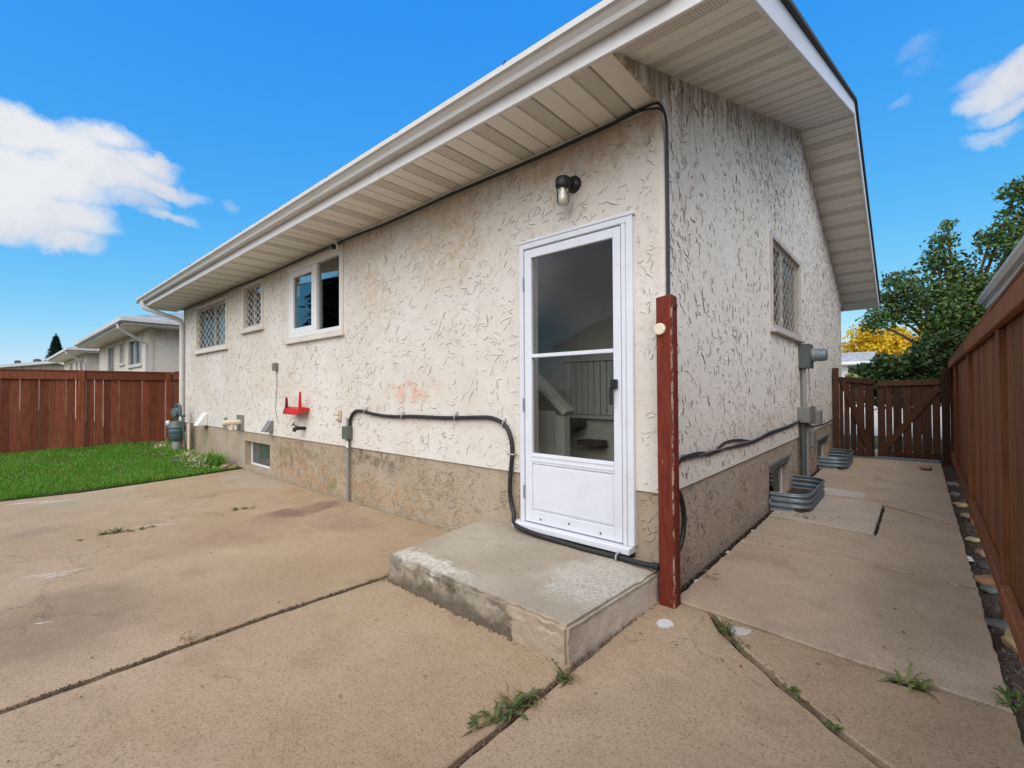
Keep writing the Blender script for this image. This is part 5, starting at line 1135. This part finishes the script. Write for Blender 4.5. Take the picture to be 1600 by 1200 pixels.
# plants and pebbles where the lawn meets the house
G_ = 'low plants by the gas meter'
weed([(-8.6+.16*i, -.30-.06*(i % 3), 1.) for i in range(8)], 16, .16, .022, 'pale_leaf', 'pale variegated plants spreading below the gas meter', 31, 2, .8, 'low_plant', G_, 'plant', .12)
weed([(-7.55+.1*i, -.22-.04*(i % 2), 1.) for i in range(6)], 60, .20, .006, 'grass', 'dark green grassy tuft beside the basement window', 32, 0, 1., 'low_plant', G_, 'plant', .07)
weed([(-7.75+.16*i, -.52+.03*(i % 3), .9) for i in range(5)], 14, .13, .02, 'pale_leaf', 'yellowish leafy plant at the corner of lawn and patio', 33, 2, .8, 'low_plant', G_, 'plant', .08)
weed([(-10.6+.16*i, -.30-.1*(i % 2), 1.) for i in range(6)], 14, .17, .02, 'pale_leaf', 'pale plants at the foot of the short fence piece', 34, 2, .9, 'low_plant', G_, 'plant', .1)
weed([(-9.3+.12*i, -.62-.05*(i % 2), 1.) for i in range(6)], 14, .13, .02, 'weed_leaf', 'green leafy plants in the grass before the gas meter', 35, 2, .8, 'low_plant', G_, 'plant', .1)
stone((-7.0, -.16, .0), .075, 'stone_pink', 'pinkish stone against the foundation by the basement window', (1.3, 1, .7), 14, 'stones at the corner of the lawn')
stone((-7.25, -.36, .0), .05, 'stone_tan', 'tan pebble at the tip of the lawn', (1.3, 1, .7), 15, 'stones at the corner of the lawn')
stone((-6.85, -.12, .0), .045, 'stone_orange', 'small brown stone at the end of the patio edge', (1.3, 1, .7), 16, 'stones at the corner of the lawn')
stone((-8.0, -.60, .02), .075, 'stone_dark', 'dark purplish stone among the pale plants', (1.3, 1, .7), 17, 'stones at the corner of the lawn')
r_ = random.Random(14); mb = MB()
for i in range(420):
    x = r_.uniform(-10.9, -6.9); y = r_.uniform(-.36, -.03); s = r_.uniform(.012, .032); z = lawn_z(x)
    bb = [(x+s*math.cos(a), y+s*.8*math.sin(a), z) for a in np.linspace(0, 5.2, 6)]
    tp = [(x+s*.6*math.cos(a), y+s*.5*math.sin(a), z+s*.8) for a in np.linspace(.3, 5.5, 6)]
    mb.add(bb+tp, [tuple(range(6, 12))]+[(j, (j+1) % 6, 6+(j+1) % 6, 6+j) for j in range(6)])
tag(mb.build('pebbles', M['stone_tan']), 'pale pebbles along the foundation beside the lawn', 'pebbles', kind='stuff')

# ================================================================== TREES
def leaves(name, clusters, n, size, m_, parent, seed, flat=.5, asp=.55, gap=.0):
    r_ = np.random.RandomState(seed); c = np.array([k[:3] for k in clusters], float); rad = np.array([k[3] for k in clusters], float)
    wts = rad**2.2; wts /= wts.sum(); idx = r_.choice(len(c), n, p=wts)
    d = r_.normal(size=(n, 3)); d /= np.linalg.norm(d, axis=1)[:, None]
    rr = rad[idx]*(r_.uniform(0, 1, n)**.42)*(1+.25*r_.normal(size=n)*.5)
    p = c[idx]+d*rr[:, None]*np.array([1, 1, .8])
    nr = d*.5+r_.normal(size=(n, 3))*.7+np.array([0, 0, .45]); nr /= np.linalg.norm(nr, axis=1)[:, None]
    t = np.cross(nr, r_.normal(size=(n, 3))); t /= np.linalg.norm(t, axis=1)[:, None]; b = np.cross(nr, t)
    s = (size*r_.uniform(.6, 1.35, n))[:, None]
    V = np.stack([p-t*s, p-t*s*.1+b*s*asp-nr*s*.12, p+t*s, p-t*s*.1-b*s*asp-nr*s*.12], 1).reshape(-1, 3)
    k = np.arange(n)*4; F = np.concatenate([np.stack([k, k+1, k+2], 1), np.stack([k, k+2, k+3], 1)])
    mb = MB(); mb.v = V.tolist(); mb.f = F.tolist(); mb.m = [0]*len(F)
    return mb.build(name, M[m_], parent, recalc=False)
def make_tree(name, label, cat, base, trunk_h, trunk_r, clusters, nleaf, size, m_, seed, group=None, asp=.55, fruit=0):
    t = thing(name, label, cat, base, group); r_ = random.Random(seed); mb = MB()
    top = Vector(base)+Vector((r_.uniform(-.1, .1), r_.uniform(-.1, .1), trunk_h)); mb.tube([base, (Vector(base)+top)/2+Vector((.04, .03, 0)), top], [trunk_r*1.25, trunk_r, trunk_r*.8], 9)
    for c in clusters:
        cc = Vector(c[:3]); st_ = Vector(base).lerp(top, r_.uniform(.65, 1.)); md = st_.lerp(cc, .5)+Vector((0, 0, .15*(cc-st_).length*.5)); end = cc+Vector((r_.uniform(-.4, .4), r_.uniform(-.4, .4), .6))*c[3]
        mb.tube(smooth_path([st_, md, cc, end], 3), [trunk_r*.5*(1-.92*i/9) for i in range(10)], 6)
        for j in range(5):
            dv = Vector((r_.gauss(0, 1), r_.gauss(0, 1), r_.gauss(.3, 1))).normalized()*c[3]*.95; mb.tube([cc, cc+dv*.55+Vector((0, 0, .03)), cc+dv], [trunk_r*.14, trunk_r*.09, trunk_r*.03], 5)
    mb.build('trunk', M['bark'], t, smooth=True)
    leaves('crown', clusters, nleaf, size, m_, t, seed, asp=asp)
    if fruit:
        mb = MB()
        for i in range(fruit):
            c = r_.choice(clusters); d = Vector((r_.gauss(0, 1), r_.gauss(-.5, 1), r_.gauss(0, 1))).normalized()*c[3]*r_.uniform(.7, 1.02); q = Vector(c[:3])+d; s = .030
            mb.lathe([(s*.35, -s*.9), (s*.85, -s*.5), (s, 0), (s*.85, s*.55), (s*.3, s*.85)], q, (r_.uniform(-.3, .3), .1, 1), 7)
        tag(mb.build('apples', M['apple'], t, smooth=True), kind='stuff')
    return t
# apple tree beyond the gate: long loose boughs
r_ = random.Random(21); cl = []
for (x, y, z, rr) in [(.75, 11.6, 3.0, .55), (.45, 11.3, 2.75, .36), (1.05, 11.2, 3.55, .45), (.75, 11.5, 3.75, .26), (1.35, 11.8, 3.2, .7), (1.55, 11.4, 2.45, .5), (1.85, 11.3, 2.9, .7), (1.75, 11.6, 3.9, .5), (1.62, 11.3, 4.45, .3), (1.72, 11.4, 4.8, .18), (1.5, 11.3, 4.1, .3), (2.0, 11.6, 3.4, .6), (2.5, 11.5, 3.1, .8), (2.65, 11.3, 4.2, .55), (2.95, 11.5, 4.75, .55), (2.75, 11.4, 5.25, .32), (3.15, 11.3, 5.3, .4), (3.3, 11.8, 4.2, .8), (2.25, 11.4, 2.3, .7), (2.35, 11.2, 4.35, .28), (.62, 11.5, 3.38, .25), (1.9, 11.5, 2.2, .6), (2.5, 11.8, 1.9, .7), (3.6, 11.6, 5.1, .6), (3.7, 11.8, 3.2, .9)]:
    cl.append((x, y, z, rr))
make_tree('apple_tree', 'green apple tree with red fruit rising behind the gate and tall fence', 'tree', (1.9, 11.8, -.04), 1.7, .10, cl, 21000, .052, 'apple_leaf', 21, fruit=46, asp=.5)
cl = [(x, 9.3+.2*math.sin(x*7), z, rr) for (x, z, rr) in [(.25, 1.55, .22), (.5, 1.5, .3), (.8, 1.6, .3), (1.1, 1.68, .32), (1.4, 1.75, .35), (1.75, 1.85, .35), (.4, 1.1, .35), (.9, 1.1, .4), (1.4, 1.2, .4), (1.9, 1.4, .45), (.65, 1.78, .16), (1.25, 1.98, .2), (1.6, 2.1, .22), (2.2, 1.8, .4), (1.0, 1.36, .27), (1.35, 1.40, .27), (1.62, 1.45, .25), (.62, 1.3, .25)]]
make_tree('climbing_shrub', 'dense dark green shrub directly behind the gate', 'shrub', (1.1, 9.5, -.04), .9, .05, cl, 10500, .048, 'hedge_leaf', 22, 'shrubs behind the gate', asp=.62)
cl = [(.16, 8.9, 1.42, .11), (.24, 8.95, 1.34, .12), (.12, 8.95, 1.25, .12), (.22, 8.9, 1.1, .16)]
make_tree('pale_shrub', 'little pale green bush peeking over the narrow gate leaf', 'shrub', (.2, 9.0, -.04), .7, .02, cl, 420, .05, 'pale_leaf', 23, 'shrubs behind the gate', asp=.62)
# yellow trees far down the street side
for i, (x, y, h, rr, lb) in enumerate([(-3.2, 44, 6.4, 2.1, 'orange-yellow autumn tree next to the far house wall edge'), (-1.2, 46, 6.4, 2.1, 'yellow autumn tree in the middle above the pale roof'), (1.2, 45, 6.9, 2.0, 'bright yellow autumn tree partly behind the apple tree')]):
    r_ = random.Random(40+i); cl = [(x, y, h*.55, rr)]+[(x+r_.uniform(-rr, rr), y+r_.uniform(-rr, rr), h*r_.uniform(.42, .9), rr*r_.uniform(.4, .65)) for _ in range(11)]
    make_tree('yellow_tree', lb, 'tree', (x, y, -.04), h*.35, .16, cl, 8500, .14, 'yellow_leaf', 40+i, 'yellow autumn trees beyond the gate', asp=.6)
# spruce beyond the left fence and one in the yard behind the camera (seen mirrored in the windows)
def spruce(base, h, rad, label, seed, n):
    t = thing('spruce_tree', label, 'tree', base, 'spruce trees'); r_ = np.random.RandomState(seed); mb = MB(); b = Vector(base); mb.tube([b, b+Vector((0, 0, h*.97))], [h*.018, .01], 8); mb.build('trunk', M['bark'], t, smooth=True)
    V = []; F = []
    for i in range(n):
        tt = r_.uniform(.02, 1)**1.2; lay = round(tt*22)/22+r_.normal()*.02; z = h*(1-lay)*.93+h*.05; L = rad*lay*(1.0+.25*math.sin(i*7.7)); a = r_.uniform(0, 2*math.pi); s_ = r_.uniform(.15, 1)
        px, py, pz = b.x+math.cos(a)*L*s_, b.y+math.sin(a)*L*s_, b.z+z-L*s_*.35+L*s_*s_*.18
        w_ = .05+.05*h/8; ln = .16*h/6+.1; k = len(V); dx, dy = math.cos(a), math.sin(a); tz = r_.uniform(-.6, .1); sx, sy = -dy*w_, dx*w_
        V += [(px-sx, py-sy, pz+r_.uniform(-.05, .05)), (px+sx, py+sy, pz+r_.uniform(-.05, .05)), (px+dx*ln, py+dy*ln, pz+tz*ln)]; F.append((k, k+1, k+2))
    mb = MB(); mb.v = V; mb.f = F; mb.m = [0]*len(F); mb.build('crown', M['spruce_leaf'], t, recalc=False)
spruce((-53.0, 1.05, -.04), 5.9, 1.6, 'dark spruce beyond the red-brown fence among the far roofs', 61, 12000)
spruce((-17.5, -7.2, -.04), 9.0, 2.3, 'dark spruce standing in the yard opposite the rear wall', 62, 9000)

# ================================================================== NEIGHBOURS
def courses(mb, p0, p1, q0, q1, n, th=.012):
    """shingle courses: eave p0-p1 up to q0-q1, each a step of its own"""
    p0, p1, q0, q1 = map(Vector, (p0, p1, q0, q1)); nrm = (p1-p0).cross(q0-p0).normalized()
    if nrm.z < 0: nrm = -nrm
    for i in range(n):
        a, b = i/n, (i+1)/n; A, B, C_, D = p0.lerp(q0, a), p1.lerp(q1, a), p1.lerp(q1, b), p0.lerp(q0, b)
        mb.add([A+nrm*th, B+nrm*th, C_, D, A, B], [(0, 1, 2, 3), (4, 5, 1, 0)])
def bungalow(label, x1, x0, y0, y1, wins, roofmat, hip=True, zs_=2.87, door=None, group='houses down the row'):
    """rear wall y=y0 from x0 to x1 (x1 the corner nearest to us)"""
    t = thing('neighbour_house', label, 'house', ((x0+x1)/2, (y0+y1)/2, 0), group); O = .55; zt = zs_+.16
    mb = MB(); holes = [(a, b, c, d) for a, b, c, d in wins]; sheet_holes(mb, [x0, x1], [-.05, zs_], holes, lambda u, v, d: (u, y0+d, v), .08); mb.build('wall', M['nb_stucco'], t, recalc=False)
    mb = MB(); mb.quad((x1, y0, -.05), (x1, y1, -.05), (x1, y1, zs_), (x1, y0, zs_)); mb.quad((x1, y1, -.05), (x0, y1, -.05), (x0, y1, zs_), (x1, y1, zs_)); mb.quad((x0, y1, -.05), (x0, y0, -.05), (x0, y0, zs_), (x0, y1, zs_)); mb.build('wall', M['nb_stucco'], t, recalc=False)
    mb = MB(); mb.box(x1-.10, x1+.012, y0-.012, y0+.10, -.05, zs_-.002); mb.build('corner_board', M['trim'], t)
    for (a, b, c, d) in wins:
        P = lambda u, v, dd: (u, y0+dd, v); mb = MB(); frame_box(mb, a, b, c, d, .06, -.02, .05, P); mb.box((a+b)/2-.02, (a+b)/2+.02, y0-.01, y0+.05, c+.06, d-.06); mb.box(a-.05, b+.05, y0-.05, y0-.0205, c-.04, c+.0)
        fr = mb.build('window', M['alu'], t); pane('pane', a+.05, b-.05, c+.05, d-.05, .03, P, 'glass', fr)
        mb = MB(); mb.quad((a, y0+.3, c), ((a+b)/2+.1, y0+.3, c), ((a+b)/2+.1, y0+.3, d), (a, y0+.3, d)); mb.build('curtain', M['dark'], fr)
    X0, X1, Y0, Y1 = x0-O, x1+O, y0-O, y1+O; ym = (Y0+Y1)/2; rz = zt+.30*(Y1-Y0)/2; hx = (Y1-Y0)/2*.95 if hip else 0
    mb = MB(); courses(mb, (X0, Y0, zt), (X1, Y0, zt), (X0+hx, ym, rz), (X1-hx, ym, rz), 30); courses(mb, (X1, Y1, zt), (X0, Y1, zt), (X1-hx, ym, rz), (X0+hx, ym, rz), 30)
    if hip: courses(mb, (X1, Y0, zt), (X1, Y1, zt), (X1-hx, ym, rz), (X1-hx, ym, rz), 30); courses(mb, (X0, Y1, zt), (X0, Y0, zt), (X0+hx, ym, rz), (X0+hx, ym, rz), 30)
    else: mb.add([(x1, Y0, zt), (x1, Y1, zt), (x1, ym, rz-.02)], [(0, 1, 2)]); mb.add([(x0, Y0, zt), (x0, Y1, zt), (x0, ym, rz-.02)], [(0, 1, 2)])
    mb.build('roof', M[roofmat], t, recalc=False)
    mb = MB()
    n = int((X1-X0)/.5)
    for i in range(n):
        a = X0+(X1-X0)*i/n; b = X0+(X1-X0)*(i+1)/n; mb.box(a+.006, b-.006, Y0+.03, y0-.002, zs_-.012, zs_); 
    for i in range(int((Y1-Y0)/.5)):
        a = Y0+.5*i+.6; mb.box(x1+.002, X1-.03, a+.006, a+.494, zs_-.012, zs_)
    mb.box(X0+.02, X1-.02, Y0+.02, Y1-.02, zs_+.002, zs_+.01)
    mb.build('soffit', M['soffit'], t)
    for nm, bx in (('fascia', (X0, X1, Y0, Y0+.02, zs_-.015, zt-.01)), ('fascia', (X1-.02, X1, Y0+.021, Y1, zs_-.015, zt-.01)), ('gutter', (X0, X1+.1, Y0-.11, Y0-.001, zs_+.05, zt-.005)), ('gutter', (X1+.001, X1+.1, Y0, Y1, zs_+.05, zt-.005))):
        mb = MB(); mb.box(*bx); mb.build(nm, M['fascia' if nm == 'fascia' else 'gutter'], t, bevel=.006)
    mb = MB(); mb.tube([(X1-.55, Y0-.06, zs_+.05), (X1-.55, Y0-.05, zs_-.06), (x1-.06, y0-.06, zs_-.42), (x1-.06, y0-.05, zs_-.6), (x1-.06, y0-.05, 0)], .042, 8); mb.build('downspout', M['gutter'], t)
    return t
b1 = bungalow('cream neighbour bungalow with hip roof just beyond the left fence', -13.82, -21.9, .11, 8.5, [(-16.35, -14.6, 1.93, 2.72), (-17.75, -17.0, 2.05, 2.76), (-19.9, -18.7, .25, 2.76)], 'shingle_pale')
b2 = bungalow('second cream house further along behind the left fence', -25.2, -34.0, .09, 8.5, [(-27.2, -26.0, 1.9, 2.7), (-28.6, -27.9, 2.0, 2.7), (-31., -30., 1.9, 2.7)], 'shingle_pale')
# house farther off, its gable end with white bargeboards and two chimney pots
gh = thing('neighbour_house', 'distant cream gable house with white bargeboard and two chimney pots', 'house', (-50, -1, 0), 'houses down the row')
gx = -46.0
mb = MB(); mb.prism([(-7.5, -.05), (1.9, -.05), (1.9, 2.85), (.62, 3.4), (-7.5, 2.2)], gx-8, gx, 'x'); mb.build('wall', M['nb_stucco'], gh)
mb = MB(); courses(mb, (gx+.4, -8.2, 2.17), (gx-8.4, -8.2, 2.17), (gx+.4, .65, 3.53), (gx-8.4, .65, 3.53), 24); courses(mb, (gx+.4, 2.5, 2.77), (gx-8.4, 2.5, 2.77), (gx+.4, .65, 3.53), (gx-8.4, .65, 3.53), 10); mb.build('roof', M['shingle'], gh, recalc=False)
mb = MB(); mb.obox((gx+.42, -8.2, 2.08), (gx+.42, .65, 3.44), .05, .20); mb.build('bargeboard', M['fascia'], gh)
mb = MB(); mb.obox((gx+.42, .65, 3.44), (gx+.42, 2.5, 2.68), .05, .20); mb.build('bargeboard', M['fascia'], gh)
for (y, z, r0, mk) in ((-.25, 3.25, .20, 'stone_dark'), (-1.25, 3.1, .16, 'stone_dark')):
    mb = MB(); mb.lathe([(r0*.7, -.3), (r0*.7, .22), (r0*1.1, .26), (r0*1.1, .42), (r0*.5, .48)], (gx-2.5, y, z), (0, 0, 1), 12); mb.build('chimney', M[mk], gh)
# garage to the right of the tall fence: eave, gutter and soffit show over the rail
ng = thing('neighbour_garage', 'neighbour garage with white eave and gutter over the right fence', 'garage', (5, 4, 0))
mb = MB(); mb.box(2.70, 8.5, 3.6, 9.65, -.05, 2.74); mb.build('wall', M['nb_stucco'], ng)
mb = MB(); mb.box(2.16, 2.18, 3.2, 10.0, 2.70, 2.86); mb.build('fascia', M['fascia'], ng)
mb = MB(); mb.prism([(2.158, 2.90), (2.158, 2.80), (2.09, 2.80), (2.075, 2.83), (2.05, 2.86), (2.045, 2.905), (2.06, 2.905), (2.065, 2.87), (2.10, 2.82), (2.145, 2.815), (2.145, 2.90)], 3.2, 10.02, 'y'); mb.build('gutter', M['gutter'], ng)
mb = MB(); courses(mb, (2.10, 3.1, 2.90), (2.10, 10.1, 2.90), (5.6, 3.1, 3.95), (5.6, 10.1, 3.95), 26); courses(mb, (9.1, 3.1, 2.90), (9.1, 10.1, 2.90), (5.6, 3.1, 3.95), (5.6, 10.1, 3.95), 26); mb.add([(2.7, 9.65, 2.7), (8.5, 9.65, 2.7), (5.6, 9.65, 3.9)], [(0, 1, 2)]); mb.build('roof', M['shingle'], ng, recalc=False)
sp_ = None
for i in range(16):
    y = 9.62-.385*i
    if sp_ is None:
        mb = MB(); mb.box(2.185, 2.698, y, y+.375, 2.715, 2.722); sp_ = mb.build('soffit_panel', M['soffit'], ng, bevel=.002)
    else: inst(sp_, 'soffit_panel', (2.4415, y+.1875, 2.715), ng)
# pale low house straight beyond the gate
ph = thing('neighbour_house', 'low white house with pale grey roof far beyond the gate', 'house', (-5, 27, 0), 'houses down the row')
mb = MB(); mb.box(-10, -.6, 25, 32, -.05, 2.45); mb.build('wall', M['wplastic'], ph)
mb = MB(); courses(mb, (-10.4, 24.5, 2.45), (-.35, 24.5, 2.45), (-10.4, 28.5, 3.15), (-.35, 28.5, 3.15), 18); mb.add([(-.6, 25, 2.45), (-.6, 32, 2.45), (-.6, 28.5, 3.08)], [(0, 1, 2)]); courses(mb, (-.35, 32.5, 2.45), (-10.4, 32.5, 2.45), (-.35, 28.5, 3.15), (-10.4, 28.5, 3.15), 18); mb.build('roof', M['shingle_pale'], ph, recalc=False)
mb = MB(); mb.box(-10.4, -.35, 24.42, 24.5, 2.33, 2.47); mb.build('fascia', M['fascia'], ph)
mb = MB(); mb.box(-3, 9, 12.4, 40, -.04, -.02); tag(mb.build('front_walk', M['concrete_pale']), kind='structure')
# detached garage across the yard behind the camera, mirrored in the door glass
gb = thing('detached_garage', 'stucco detached garage across the yard facing the storm door', 'garage', (-3, -12, 0))
mb = MB(); mb.box(-8, 1.5, -17, -11, -.05, 2.7); mb.build('wall', M['stucco_rear'], gb)
mb = MB(); courses(mb, (-8.4, -10.5, 2.75), (1.9, -10.5, 2.75), (-8.4, -14, 4.1), (1.9, -14, 4.1), 20); courses(mb, (-8.4, -17.5, 2.75), (1.9, -17.5, 2.75), (-8.4, -14, 4.1), (1.9, -14, 4.1), 20); mb.build('roof', M['shingle'], gb, recalc=False)
mb = MB(); mb.box(-8.4, 1.9, -10.5, -10.48, 2.58, 2.76); mb.build('fascia', M['fascia'], gb)
bpy.context.view_layer.update()
